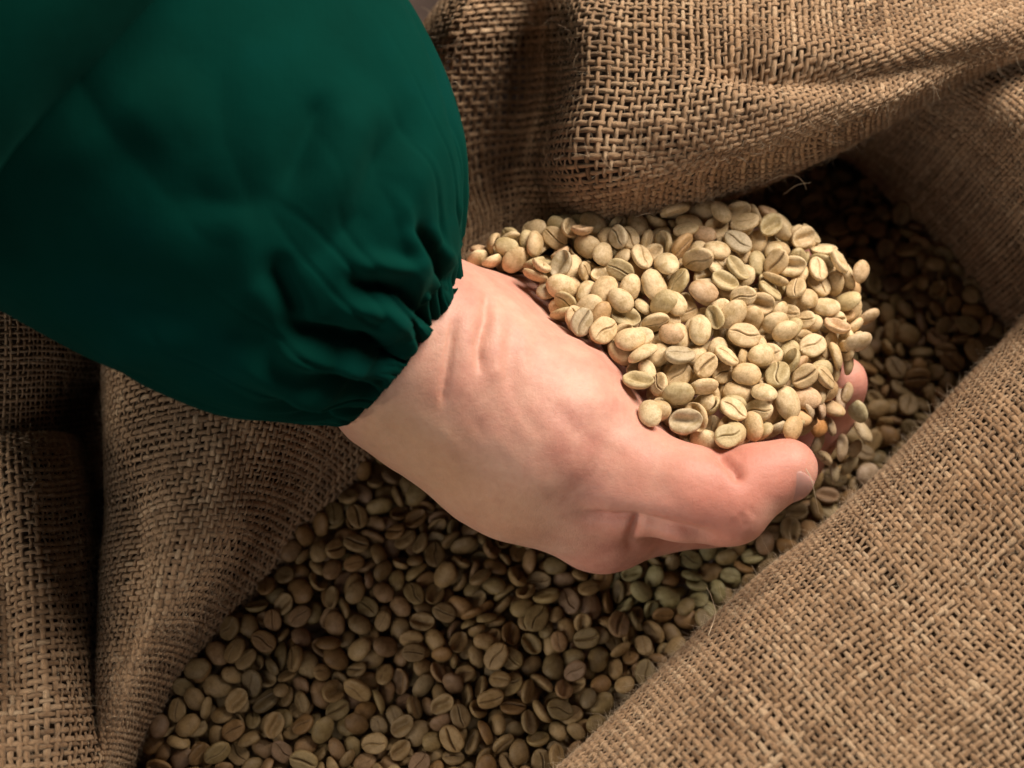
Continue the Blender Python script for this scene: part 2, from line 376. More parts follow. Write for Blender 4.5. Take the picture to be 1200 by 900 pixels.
def yarn_sheet(S, Lu, Lv, pitch, fat, seed, visible):
    """every yarn of the weave as its own twisted tube, over and under its neighbours"""
    Nn = grid_normals(S); r_ = np.random.default_rng(seed)
    nu = int(round(Lu/pitch)); nv = int(round(Lv/pitch))
    allV = []; allF = []; tone = []; fib = []; off = 0
    K = 4; SPC = 3
    ang = np.arange(K)*2*math.pi/K
    for dirn in (0, 1):
        n_y, n_x = (nu, nv) if dirn == 0 else (nv, nu)     # yarns, crossings per yarn
        ns = n_x*SPC+1
        s = np.linspace(0, 1, ns)[None, :].repeat(n_y, 0)
        idx = np.arange(n_y)[:, None]
        c0 = (idx+0.5)/n_y
        # yarns wander, and bunch in places, leaving tight and open spots
        wob = 0.13*vnoise(s*n_x/5.0+idx*7.31, idx*3.7, dirn*9+seed)+0.17*vnoise(s*n_x/14.0, idx/2.3, dirn*5+seed)+0.35*vnoise(s*n_x/30.0, idx/9.0, dirn*3+seed)
        c = c0+wob/n_y + r_.normal(0, 0.07, (n_y, 1))/n_y
        a, b = (s, c) if dirn == 0 else (c, s)
        P = bil(S, a, b); N = bil(Nn, a, b)
        N /= np.maximum(np.linalg.norm(N, axis=-1, keepdims=True), 1e-9)
        T = np.gradient(P, axis=1); T /= np.maximum(np.linalg.norm(T, axis=-1, keepdims=True), 1e-9)
        B = np.cross(T, N)
        ph = s*n_x-0.5
        lift = np.cos(math.pi*ph)*(1-2*(idx % 2))*(1 if dirn == 0 else -1)
        amp = pitch*0.135
        P = P+N*(lift*amp)[..., None]
        wid = r_.normal(1, 0.12, (n_y, 1))*(1+0.22*vnoise(s*n_x/2.2, idx*5.1, 3+dirn)+0.16*vnoise(s*n_x/0.8, idx*9.1, 5+dirn))
        wid = np.clip(wid, 0.45, 1.7)
        ra = pitch*0.365*fat*wid; rb = pitch*0.16*fat*np.clip(wid, .7, 1.3)
        tw = s*n_x*0.9
        V = (P[:, :, None, :]+B[:, :, None, :]*(ra[..., None]*np.cos(ang))[..., None]+N[:, :, None, :]*(rb[..., None]*np.sin(ang))[..., None])
        vid = (off+np.arange(n_y*ns*K)).reshape(n_y, ns, K)
        q = np.stack([vid[:, :-1, :], np.roll(vid[:, :-1, :], -1, 2), np.roll(vid[:, 1:, :], -1, 2), vid[:, 1:, :]], -1)
        vw = CP-P; vw /= np.linalg.norm(vw, axis=-1, keepdims=True)
        keep = visible(P) & ((N*vw).sum(-1) > -0.42); keep = keep[:, :-1] | keep[:, 1:]
        q = q[keep]
        allV.append(V.reshape(-1, 3)); allF.append(q.reshape(-1, 4)); off += V.size//3
        tn = np.clip(r_.normal(0.5, 0.17, (n_y, 1))+0.26*vnoise(s*n_x/4.0, idx*2.9, 11+dirn)+0.26*vnoise(s*n_x/0.9, idx*6.9, 17+dirn), 0, 1)
        tone.append(np.repeat(tn[..., None], K, 2).ravel())
        L = (Lv if dirn == 0 else Lu)
        u = (s*L)[..., None]+0*ang; 
        f3 = np.stack([u*0.35+0*u+idx[..., None]*0.37, (np.cos(ang)+0*u)*2.2+u*500*0.9, (np.sin(ang)+0*u)*2.2], -1)
        fib.append(f3.reshape(-1, 3))
    V = np.concatenate(allV); F = np.concatenate(allF); tone = np.concatenate(tone); fib = np.concatenate(fib)
    used = np.zeros(len(V), bool); used[F.ravel()] = True
    remap = np.cumsum(used)-1
    return V[used], remap[F], tone[used], fib[used]

def fibre_mesh(roots, nrms, lens, rad, seed, curl=1.0, segs=4):
    r_ = np.random.default_rng(seed); n = len(roots)
    d = r_.normal(0, 1, (n, 3)); d -= 0.45*(d*nrms).sum(-1, keepdims=True)*nrms
    d = d/np.linalg.norm(d, axis=-1, keepdims=True)+nrms*r_.uniform(0.05, 0.75, (n, 1)); d /= np.linalg.norm(d, axis=-1, keepdims=True)
    P = [roots]; cur = roots.copy(); bend = r_.normal(0, 1, (n, 3))*curl
    for k in range(segs):
        d = d+bend*0.28+r_.normal(0, 0.14*curl, (n, 3))-nrms*0.16; d /= np.linalg.norm(d, axis=-1, keepdims=True)
        cur = cur+d*(lens/segs)[:, None]; P.append(cur)
    P = np.stack(P, 1); T = np.gradient(P, axis=1)
    ref = np.cross(T, r_.normal(0, 1, (n, 1, 3))); ref /= np.maximum(np.linalg.norm(ref, axis=-1, keepdims=True), 1e-9)
    bi = np.cross(T, ref); bi /= np.maximum(np.linalg.norm(bi, axis=-1, keepdims=True), 1e-9)
    taper = np.linspace(1, 0.4, segs+1)[None, :]*np.asarray(rad).reshape(-1, 1)
    ring = [P+(ref*math.cos(a)+bi*math.sin(a))*taper[..., None] for a in (0, 2.094, 4.189)]
    V = np.stack(ring, 2); vid = np.arange(n*(segs+1)*3).reshape(n, segs+1, 3)
    F = np.stack([vid[:, :-1], np.roll(vid[:, :-1], -1, 2), np.roll(vid[:, 1:], -1, 2), vid[:, 1:]], -1).reshape(-1, 4)
    return V.reshape(-1, 3), F

def in_view(P, m=100):
    px, py = pix(P); return (px > -m) & (px < 1200+m) & (py > -m) & (py < 900+m) & (P[..., 2] > -0.036)

def build_sack(S_all):
    root = empty('burlap_sack', (0, 0, -0.05), label='open brown burlap sack with wide rolled folds, full of green coffee beans', category='sack')
    M = Matrix.Translation(-root.location)
    ym = yarn_material(); lm = plain_material('shaded inner jute', (0.10, 0.062, 0.036), 0.95, 0.1)  # inner jute coloured dark, shade inside the weave holes put into its colour
    fm = plain_material('jute fibre', (0.58, 0.45, 0.31), 0.6, 0.4)
    for q, (key, pd) in enumerate(PATCH.items()):
        S, Lu, Lv = S_all[key]
        V, F, tone, fib = yarn_sheet(S, Lu, Lv, pd.get('pitch', 0.00197), pd.get('fat', 1.0), 20+q, in_view)
        me = mesh_np('weave', V+np.array([0, 0, .05]), F); attr_f(me, 'tone', tone); attr_v(me, 'fib', fib)
        o = link(pd['name'], me, ym, root, label=pd['label'], kind='stuff')
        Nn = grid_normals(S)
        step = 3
        B = (S-Nn*0.0026)[(100 if key == 'A' else 0)::step, ::step]  # backing sheet added to block light leaks and darken the weave holes
        me = mesh_np('backing', B.reshape(-1, 3)+np.array([0, 0, .05]), grid_faces(B.shape[0], B.shape[1]))
        link('inner_backing', me, lm, o)
        r_ = np.random.default_rng(90+q); n = int(Lu*Lv*1e4*(30 if key != 'B' else 60))
        a, b = r_.random(n), r_.random(n); R = bil(S, a, b); Nr = bil(Nn, a, b)
        ok = in_view(R, 30); R, Nr = R[ok], Nr[ok]; n = len(R)
        V, F = fibre_mesh(R+Nr*0.0004, Nr, r_.gamma(2.0, 0.0009, n)+0.0006, r_.uniform(0.00002, 0.00005, n), 50+q, 1.0, 2)
        link('loose_fibres', mesh_np('fibres', V+np.array([0, 0, .05]), F), fm, o, kind='stuff')
    # a few long loose fibres that stand off the cloth
    for pts in ([(897,214,3.2),(915,206,3.6),(932,206,3.8),(941,213,3.6),(945,222,3.2)], [(918,228,2.9),(934,217,3.5),(950,214,3.6)],
                [(944,549,5.9),(951,562,5.9),(955,580,5.6),(960,602,4.6)], [(830,745,4.0),(838,720,3.2),(834,700,2.4),(828,688,1.6)],
                [(742,255,4),(760,250,4.4),(772,256,4.1)], [(524,100,4.6),(534,96,4.8),(541,104,4.5)]):
        c = np.array([at(*p) for p in pts]); W = cr_weights(len(c), np.linspace(0, len(c)-1, 24)); c = W@c
        T = np.gradient(c, axis=0); a1 = np.cross(T, [0, 0, 1.0]); a1 /= np.linalg.norm(a1, axis=-1, keepdims=True)+1e-9; a2 = np.cross(T, a1); a2 /= np.linalg.norm(a2, axis=-1, keepdims=True)+1e-9
        rr = np.linspace(0.00011, 0.00006, 24)[:, None]
        V = np.stack([c+(a1*math.cos(t)+a2*math.sin(t))*rr for t in np.arange(5)*1.2566], 1); vid = np.arange(24*5).reshape(24, 5)
        F = np.stack([vid[:-1], np.roll(vid[:-1], -1, 1), np.roll(vid[1:], -1, 1), vid[1:]], -1).reshape(-1, 4)
        link('loose_thread', mesh_np('thread', V.reshape(-1, 3)+np.array([0, 0, .05]), F), fm, root)
    return root

# ------------------------------------------------------------------ HAND (signed distance blend of tapered bones, then a surface net)
H = lambda px, py, z: at(px, py, z)*100.0      # cm
# chains: (px, py, z cm, radius cm)
ARM = [(250,210,8.4,2.2),(400,340,6.1,1.9),(455,392,5.4,2.0),(492,424,5.0,2.3)]
PALM = [
  [(490,418,5.1,2.32),(560,462,4.35,2.55),(635,510,3.9,2.65),(690,545,3.4,2.25)],        # thenar mass
  [(490,425,4.6,2.1),(600,520,3.0,2.2),(705,610,2.0,1.30)],                               # second metacarpal
  [(500,415,4.0,1.8),(640,450,2.0,1.4),(755,505,1.2,1.15)],                               # third
  [(505,405,3.8,1.7),(640,415,1.6,1.25),(770,425,1.0,1.05)],                              # fourth
  [(508,398,3.9,1.6),(640,375,1.7,1.2),(765,355,1.2,1.0)],                                # hypothenar side
]
FINGERS = [
  [(705,610,2.0,1.28),(835,598,1.0,1.02),(925,543,-0.2,0.84),(972,482,0.5,0.78),(986,447,2.0,0.76)],
  [(755,505,1.2,1.1),(880,480,0.6,0.95),(945,430,0.8,0.82),(972,385,1.4,0.72)],
  [(770,425,1.0,1.05),(880,395,0.6,0.9),(930,350,1.0,0.78),(950,318,1.5,0.70)],
  [(765,355,1.2,0.95),(840,322,1.1,0.8),(880,302,1.4,0.70),(898,290,1.8,0.62)],
]
THUMB = [(640,505,4.1,2.2),(735,560,4.45,1.50),(800,577,4.85,1.22),(853,585,4.9,1.14),(886,564,5.0,0.93),(922,551,5.0,0.84)]
def cone_sdf(X, a, b, ra, rb):
    ba = b-a; l2 = float(ba@ba)
    t = np.clip(((X-a)@ba)/l2, 0, 1)
    return np.linalg.norm(X-a-t[..., None]*ba, axis=-1)-(ra+(rb-ra)*(t*t*(3-2*t)))
def chain_sdf(X, ch, k):
    d = None
    for p, q in zip(ch[:-1], ch[1:]):
        e_ = cone_sdf(X, H(*p[:3]), H(*q[:3]), p[3], q[3])
        d = e_ if d is None else smin(d, e_, k)
    return d
def smin(a, b, k):
    h = np.clip(k-np.abs(a-b), 0, None)/k
    return np.minimum(a, b)-h*h*k*0.25
def hand_sdf(X):
    X = X.astype(np.float32)
    p = chain_sdf(X, ARM, 0.8)
    for c in PALM: p = smin(p, chain_sdf(X, c, 0.5), 1.3)
    f = None
    for c in FINGERS:
        g = chain_sdf(X, c, 0.25)
        f = g if f is None else smin(f, g, 0.08)
    p = smin(p, f, 0.55)
    t = chain_sdf(X, THUMB, 0.35)
    return smin(p, t, 0.42)
def surface_net(f, org, h, shape):
    """naive surface nets of f<0 on a grid"""
    nx, ny, nz = shape
    D = np.empty(shape, np.float32)
    ys = org[1]+h*np.arange(ny); zs = org[2]+h*np.arange(nz)
    for i0 in range(0, nx, 16):
        xs = org[0]+h*np.arange(i0, min(nx, i0+16))
        X = np.stack(np.meshgrid(xs, ys, zs, indexing='ij'), -1)
        D[i0:i0+len(xs)] = f(X)
    ins = D < 0
    c = np.zeros((nx-1, ny-1, nz-1), np.int8)
    cor = [(a, b, d) for a in (0, 1) for b in (0, 1) for d in (0, 1)]
    sl = lambda A, o: A[o[0]:nx-1+o[0], o[1]:ny-1+o[1], o[2]:nz-1+o[2]]
    for o in cor: c += sl(ins, o)
    act = (c > 0) & (c < 8)
    I = np.argwhere(act); num = np.full(act.shape, -1, np.int64); num[act] = np.arange(len(I))
    acc = np.zeros((len(I), 3)); cnt = np.zeros(len(I))
    for o in cor:
        for ax in range(3):
            if o[ax] == 0:
                o2 = list(o); o2[ax] = 1
                d0 = sl(D, o)[act]; d1 = sl(D, o2)[act]
                m = (d0 < 0) != (d1 < 0)
                t = np.where(m, d0/np.where(m, d0-d1, 1), 0)
                p = np.tile(np.array(o, float), (len(I), 1)); p[:, ax] += t
                acc[m] += p[m]; cnt[m] += 1
    V = org+h*(I+acc/cnt[:, None])
    F = []
    for ax in range(3):
        u, v = (ax+1) % 3, (ax+2) % 3
        s0 = [slice(1, -1)]*3; s1 = [slice(1, -1)]*3
        s0[ax] = slice(0, -1); s1[ax] = slice(1, None)
        a = ins[tuple(s0)]; b = ins[tuple(s1)]
        for flip, m in ((False, a & ~b), (True, ~a & b)):
            E = np.argwhere(m); base = E.copy(); base[:, u] += 1; base[:, v] += 1
            def cell(du, dv):
                q = base.copy(); q[:, u] -= du; q[:, v] -= dv; return num[q[:, 0], q[:, 1], q[:, 2]]
            quad = np.stack([cell(1, 1), cell(0, 1), cell(0, 0), cell(1, 0)], -1)
            F.append(quad[:, ::-1] if flip else quad)
    F = np.concatenate(F); F = F[(F >= 0).all(1)]
    return V, F
def smooth_verts(V, F, it=3, lam=0.5):
    E = np.concatenate([F[:, [0, 1]], F[:, [1, 2]], F[:, [2, 3]], F[:, [3, 0]]]); E = np.concatenate([E, E[:, ::-1]])
    n = len(V); deg = np.bincount(E[:, 0], minlength=n)
    for _ in range(it):
        A = np.stack([np.bincount(E[:, 0], weights=V[E[:, 1], k], minlength=n) for k in range(3)], -1)/np.maximum(deg, 1)[:, None]
        V = V+lam*(A-V)
    return V
def vert_normals(V, F):
    fn = np.cross(V[F[:, 2]]-V[F[:, 0]], V[F[:, 3]]-V[F[:, 1]]); n = np.zeros_like(V)
    for k in range(4):
        for a in range(3): n[:, a] += np.bincount(F[:, k], weights=fn[:, a], minlength=len(V))
    return n/np.maximum(np.linalg.norm(n, axis=-1, keepdims=True), 1e-12)
# creases and swellings of the skin: polyline px, width px, depth mm
SKIN_LINES = [
  ([(571,338),(570,372),(561,405),(563,440)], 6, -1.6), ([(533,372),(527,410),(522,450),(519,480)], 4.5, -1.3), ([(600,380),(598,420),(604,450)], 10, -0.5),
  ([(548,350),(545,410),(540,470)], 10, 0.55), ([(584,360),(582,410),(580,450)], 9, 0.6), ([(617,375),(612,420),(615,450)], 10, 0.4),
  ([(676,602),(715,607),(745,607),(790,617),(845,630)], 6, -2.2), ([(749,608),(742,622),(736,642)], 5.5, -2.4), ([(700,630),(760,636),(830,632)], 14, 0.7), ([(690,580),(740,590),(800,600)], 14, 0.6), ([(640,470),(690,515),(740,545)], 12, -0.45), ([(590,430),(610,480),(640,520)], 9, -0.35), ([(560,500),(600,545),(650,575)], 14, 0.5), ([(540,470),(575,520),(610,560)], 10, -0.4),
  ([(838,522),(848,536),(861,550),(869,566)], 7, -2.3), ([(850,522),(862,530),(872,541)], 5, -0.4),
  ([(690,520),(760,540),(830,560)], 24, 0.5),
  ([(868,600),(873,618)], 4, -0.35), ([(858,606),(864,624)], 4, -0.3), ([(877,592),(884,606)], 4, -0.3),
  ([(640,590),(690,626),(740,648)], 14, 0.5), ([(600,470),(650,520),(690,560)], 30, 0.6),
  ([(450,500),(480,520),(530,560)], 8, -0.3), ([(480,480),(520,510),(560,560)], 12, 0.4),
]
def hand_mesh(h=0.165):
    org = np.array([-10.6, -8.2, -1.2]); top = np.array([10.2, 7.5, 13.0])
    V, F = surface_net(hand_sdf, org, h, tuple(int(v) for v in (top-org)/h))
    V = smooth_verts(V, F, 3)
    return V, F
def build_person(HV, HF):
    root = empty('person', at(430, 380, 5.2), label='person in a green jacket scooping coffee beans with one cupped hand', category='person')
    ro = np.array(root.location)
    base = mesh_np('hand', HV*0.01, HF)
    # one level of subdivision so that fine creases hold
    tmp = bpy.data.objects.new('tmp_hand', base); COL.objects.link(tmp)
    md = tmp.modifiers.new('s', 'SUBSURF'); md.levels = 1; md.render_levels = 1
    me = bpy.data.meshes.new_from_object(tmp.evaluated_get(bpy.context.evaluated_depsgraph_get()))
    bpy.data.objects.remove(tmp); me.name = 'hand'
    n = len(me.vertices); V = np.empty(n*3, np.float32); me.vertices.foreach_get('co', V); V = V.reshape(-1, 3).astype(float)
    F = np.empty(len(me.loops), np.int32); me.loops.foreach_get('vertex_index', F); F = F.reshape(-1, 4)
    N = vert_normals(V, F); view = CP-V; view /= np.linalg.norm(view, axis=-1, keepdims=True)
    if (N*view).sum(-1).max() < 0 or N[np.argmax(V[:, 2]), 2] < 0: N = -N
    facing = np.clip((N*view).sum(-1)*2.2, 0, 1)
    px, py = pix(V); d = np.zeros(n)
    for poly, w, hh in SKIN_LINES:
        dd, par = seg_dist(px, py, poly)
        d += hh*0.001*np.exp(-(dd/w)**2)*np.clip(np.minimum(par, 1-par)*5+0.12, 0, 1)
    d *= facing
    d += 0.00045*vnoise(V[:, 0]*70, V[:, 1]*70, V[:, 2]*70)+0.00018*vnoise(V[:, 0]*190, V[:, 1]*190, V[:, 2]*190)
    V2 = V+N*d[:, None]
    me.vertices.foreach_set('co', np.ascontiguousarray(V2-ro, np.float32).ravel())
    me.polygons.foreach_set('use_smooth', np.ones(len(me.polygons), bool))
    def blob(x, y, r): return np.exp(-((px-x)**2+(py-y)**2)/r**2)
    red = 0.75*blob(905, 545, 60)+0.45*blob(850, 600, 70)+0.55*blob(985, 440, 60)+0.3*blob(720, 640, 80)+0.35*blob(560, 340, 45)+0.3*blob(790, 560, 70)
    red += 0.16*vnoise(V[:, 0]*190, V[:, 1]*190, V[:, 2]*190)+0.26*vnoise(V[:, 0]*90, V[:, 1]*90, V[:, 2]*90)
    tan = 0.8*blob(450, 500, 60)+0.7*blob(520, 560, 60)+0.55*blob(600, 610, 60)
    attr_f(me, 'redness', np.clip(red, 0, 0.85)); attr_f(me, 'tan', np.clip(tan, 0, 0.8))
    me.update()
    body = link('body', me, skin_material(), root)
    # thumb nail, seen at a low angle on the outer side of the thumb tip
    a = H(*THUMB[-2][:3]); b = H(*THUMB[-1][:3]); ax = (b-a)/np.linalg.norm(b-a)
    out = (H(950, 585, 5.0)-H(920, 553, 5.0)); out[2] += 0.45; out -= ax*(out@ax); out /= np.linalg.norm(out); side = np.cross(ax, out)
    nu, nv = 15, 13; Vn = []
    for i in range(nu):
        for j in range(nv):
            u = i/(nu-1); v = j/(nv-1)*2-1
            half = 0.86*(1-abs(2*u-1)**3.2*0.75)
            th = v*half; r = 0.845-0.16*max(0, u-0.6)**1.3-0.035*abs(v)**4-0.03*abs(2*u-1)**5
            sx = -0.80+1.27*u*(1-0.06*v*v); c = b+ax*sx; r = (math.sqrt(0.845**2-sx*sx) if sx > 0 else 0.845)-0.035*abs(v)**4-0.03*abs(2*u-1)**5
            Vn.append(c+(out*math.cos(th)+side*math.sin(th))*(r+0.003))
    Vn = np.array(Vn); inner = Vn-np.repeat(((Vn-b)-((Vn-b)@ax)[:, None]*ax), 1, 0)*0.06
    VV = np.concatenate([Vn, inner]); Fq = grid_faces(nu, nv); F2 = grid_faces(nu, nv, nu*nv)[:, ::-1]
    bd = [i*nv for i in range(nu)]+[(nu-1)*nv+j for j in range(1, nv)]+[i*nv+nv-1 for i in range(nu-2, -1, -1)]+[j for j in range(nv-2, 0, -1)]
    rim = np.array([[bd[k], bd[(k+1) % len(bd)], bd[(k+1) % len(bd)]+nu*nv, bd[k]+nu*nv] for k in range(len(bd))])
    nm, nt, bb, NN = new_mat('finger nail'); bb.inputs['Base Color'].default_value = (0.50, 0.26, 0.215, 1); bb.inputs['Roughness'].default_value = 0.55
    bb.inputs['Subsurface Weight'].default_value = 0.2; bb.inputs['Subsurface Scale'].default_value = 0.002
    link('thumb_nail', mesh_np('nail', VV*0.01-ro, np.concatenate([Fq, F2, rim])), nm, root)
    build_sleeve(root, ro)
    return root

# sleeve stations: upper contour px, lower contour px, height cm of the axis, depth ratio
SLV = [((538,330),(411,499),5.4,0.98),((536,306),(390,503),5.8,0.92),((535,262),(335,494),6.3,0.82),((536,200),(255,480),7.0,0.80),((528,125),(165,448),7.8,0.80),
       ((502,50),(70,395),8.6,0.78),((452,-30),(-35,330),9.4,0.78),((380,-130),(-150,250),10.2,0.78),((290,-260),(-280,140),11.0,0.78)]
# folds: polyline px, width px, height mm (negative = valley), sharpness
FOLDS = [
  ([(478,262),(500,290),(533,338)], 6, -5.0), ([(462,262),(485,300),(515,345)], 12, 3.0), ([(500,262),(520,295),(536,318)], 9, 2.5),
  ([(398,318),(430,330),(468,338),(492,362),(522,392)], 7, -7.0), ([(400,300),(440,312),(480,322),(512,362)], 13, 4.0),
  ([(318,372),(352,383),(400,390),(445,405),(492,428)], 8, -8.0), ([(380,345),(430,362),(470,382),(508,410)], 13, 5.0), ([(415,384),(440,404),(462,432)], 5, -4.0),
  ([(300,398),(360,412),(420,432),(470,452)], 13, 4.5), ([(350,432),(392,440),(430,462),(452,468)], 7, -5.0), ([(262,420),(320,440),(390,462),(430,480)], 14, 4.0),
  ([(430,436),(446,452),(452,470)], 4, -3.0), ([(300,470),(340,476),(382,490),(405,498)], 7, -4.0), ([(330,452),(372,466),(408,484)], 9, 2.0),
  ([(505,95),(470,150),(440,190),(420,250),(380,292),(335,306)], 22, -3.9), ([(455,95),(415,150),(395,215),(345,270)], 34, 3.0), ([(520,150),(490,210),(470,250),(430,290)], 26, 2.7),
  ([(332,290),(325,320),(345,360),(372,378)], 14, -6.0), ([(395,105),(372,135),(345,200),(325,250)], 15, -3.0), ([(300,200),(290,270),(300,340),(290,380)], 34, 2.4),
  ([(170,235),(230,235),(300,242),(350,225)], 28, -2.1), ([(60,310),(130,350),(200,362),(290,352)], 34, -2.4), ([(100,380),(180,400),(260,400)], 26, 2.4),
  ([(150,180),(200,140),(260,110)], 40, 1.8), ([(0,300),(60,290),(120,260)], 30, -2.1), ([(250,400),(300,395),(350,405)], 16, -2.5), ([(20,210),(120,160),(220,60)], 34, 2.7),
]
def build_sleeve(root, ro):
    nA, nT = 460, 290
    st = np.array([[*a, *b, z, k] for a, b, z, k in SLV], float)
    t = np.linspace(0, len(SLV)-1, nT); t = t**1.25/(len(SLV)-1)**0.25
    Q = cr_weights(len(SLV), t)@st
    U = at(Q[:, 0], Q[:, 1], Q[:, 4]); L = at(Q[:, 2], Q[:, 3], Q[:, 4])
    C = (U+L)/2; half = np.linalg.norm(U-L, axis=-1)/2; B = (U-L)/(2*half[:, None])
    T = np.gradient(C, axis=0); T -= (T*B).sum(-1, keepdims=True)*B; T /= np.linalg.norm(T, axis=-1, keepdims=True)
    Nn = np.cross(B, T); Nn *= np.sign(Nn[:, 2:3])
    vw = CP-C; vw /= np.linalg.norm(vw, axis=-1, keepdims=True); vw -= (vw*B).sum(-1, keepdims=True)*B; kk_ = np.clip(1-t/2.2, 0, 1)[:, None]**0.7
    Nn = Nn*(1-kk_)+vw*kk_; Nn /= np.linalg.norm(Nn, axis=-1, keepdims=True)
    # axis is tilted in depth, so lay the section square to the sight line for its widest part
    a = np.linspace(0, 2*math.pi, nA, endpoint=False)
    S = C[:, None]+B[:, None]*(half[:, None]*np.cos(a))[..., None]+Nn[:, None]*((half*Q[:, 5])[:, None]*np.sin(a))[..., None]
    rad = S-C[:, None]; rn = rad/np.linalg.norm(rad, axis=-1, keepdims=True)
    px, py = pix(S); d = np.zeros(px.shape)
    view = CP-S; view /= np.linalg.norm(view, axis=-1, keepdims=True); fac = np.clip((rn*view).sum(-1)*2.5, 0, 1)
    wx = px+6*vnoise(px/45, py/45, 1.5); wy = py+6*vnoise(px/45, py/45, 7.5)
    for poly, w, hgt in FOLDS:
        dd, par = seg_dist(wx, wy, poly)
        en = np.clip(np.minimum(par, 1-par)*2.6, 0, 1); en = en*en*(3-2*en)
        prof = np.exp(-(dd/w)**1.6) if hgt < 0 else np.exp(-(dd/w)**2)
        d += hgt*0.001*prof*en
    for _ in range(1):
        d[2:-2] = (d[:-4]+d[1:-3]*2+d[2:-2]*3+d[3:-1]*2+d[4:])/9
        d = (np.roll(d, 2, 1)+np.roll(d, 1, 1)*2+d*3+np.roll(d, -1, 1)*2+np.roll(d, -2, 1))/9
    d *= fac*(0.28+0.72*np.clip(t/1.0, 0, 1)**1.3)[:, None]
    tt = t[:, None]; cell = vnoise(a[None, :]*8.5+0.35*vnoise(a*2, 0*a, 8)[None]+tt*0.12, tt*0.55, 21.3); cell2 = vnoise(a[None, :]*15.0-tt*0.2, tt*1.1, 5.3)
    pl = (1-np.clip(np.abs(cell)*4.0, 0, 1))**1.4; pl2 = (1-np.clip(np.abs(cell2)*3.0, 0, 1))**1.5
    d -= 0.0048*pl*np.exp(-(tt/2.7)**2)*np.clip(tt*3, 0.15, 1)+0.0020*pl2*np.exp(-(tt/1.1)**2)*np.clip(tt*3, 0.1, 1)
    broad = vnoise(a[None, :]*2.6+tt*0.25, tt*0.6, 33.1)
    d -= 0.0008*(1-np.clip(np.abs(broad)*2.2, 0, 1))**1.3*np.clip((tt-1.0)/2, 0, 1)-0.0010*np.clip((tt-1)/2, 0, 1)
    # gathers all round the elastic, fading up the sleeve, and soft overall crumple
    g = np.exp(-t*1.1)[:, None]
    aa = a[None, :]+0.18*vnoise(a[None, :]*3+0*t[:, None], t[:, None]*1.5, 3)*(1-g)
    gath = (np.abs(np.sin(aa*9.5+1.2*vnoise(a*2, 0*a, 4)[None]))-0.6)*0.0022+0.0011*np.sin(aa*31+t[:, None]*0.8)*np.exp(-t*2.2)[:, None]
    d += gath*g*np.clip(t*3, 0.25, 1)[:, None]
    d += 0.0010*vnoise(S[..., 0]*42, S[..., 1]*42, S[..., 2]*42)+0.0016*vnoise(S[..., 0]*17+5, S[..., 1]*17, S[..., 2]*17)
    S = S+rn*d[..., None]
    # scalloped hem
    hem = (0.0011*np.abs(np.sin(a*27+1.5*np.sin(a*5)))+0.0006*np.sin(a*13))[None, :]*np.exp(-t*7)[:, None]
    S = S-T[:, None]*hem[..., None]*np.sign(1)
    # turn the hem inwards to give it thickness
    ins = []
    for k, (sc, back) in enumerate([(0.965, -0.0004), (0.93, 0.0006), (0.91, 0.004), (0.90, 0.012), (0.90, 0.03)]):
        ins.append((C[0]+(S[0]-C[0])*sc+T[0]*back)[None])
    S = np.concatenate(ins[::-1]+[S]); R = S.shape[0]
    i = np.arange(R-1)[:, None]*nA+np.arange(nA)[None]; j = np.arange(R-1)[:, None]*nA+(np.arange(nA)+1)[None] % nA
    F = np.stack([i, j, j+nA, i+nA], -1).reshape(-1, 4)
    me = mesh_np('sleeve', S.reshape(-1, 3)-ro, F)
    f = np.stack(np.broadcast_arrays((np.arange(R)*0.0006)[:, None], (a*0.05)[None], 0.0), -1)
    attr_v(me, 'fib', f.reshape(-1, 3))
    fm_ = fabric_material()
    link('sleeve', me, fm_, root, label='puffed dark green sleeve gathered at an elastic cuff')
    build_jacket(root, ro, fm_)

def build_jacket(root, ro, mat):
    """the front of the jacket, the body leaning in over the arm at the upper left"""
    nA, nT = 120, 80; A = at(430, -330, 17.0); B = at(-330, 470, 15.0); ax = (B-A)/np.linalg.norm(B-A)
    out = at(-288, -307, 17.0)-at(85, 82, 17.0); out -= ax*(out@ax); out /= np.linalg.norm(out); up = np.cross(ax, out); up *= np.sign(up[2])
    c0 = at(84, 78, 16.0); t = np.linspace(-0.22, 0.24, nT); a = np.linspace(0, 2*math.pi, nA, endpoint=False)
    rx = 0.095-0.9*t**2; rz = 0.07-0.5*t**2
    C = c0+out*0.095+ax*t[:, None]
    S = C[:, None]+out*(rx[:, None]*np.cos(a))[..., None]+up*(rz[:, None]*np.sin(a))[..., None]
    d = 0.005*vnoise(S[..., 0]*22, S[..., 1]*22, S[..., 2]*22)+0.002*vnoise(S[..., 0]*60, S[..., 1]*60, S[..., 2]*60)
    rad = S-C[:, None]; S = S+rad/np.linalg.norm(rad, axis=-1, keepdims=True)*d[..., None]
    i = np.arange(nT-1)[:, None]*nA+np.arange(nA)[None]; j = np.arange(nT-1)[:, None]*nA+(np.arange(nA)+1)[None] % nA
    me = mesh_np('jacket', S.reshape(-1, 3)-ro, np.stack([i, j, j+nA, i+nA], -1).reshape(-1, 4)); attr_v(me, 'fib', S.reshape(-1, 3))
    link('jacket_front', me, mat, root, label='dark front of the green jacket in the corner above the sleeve')

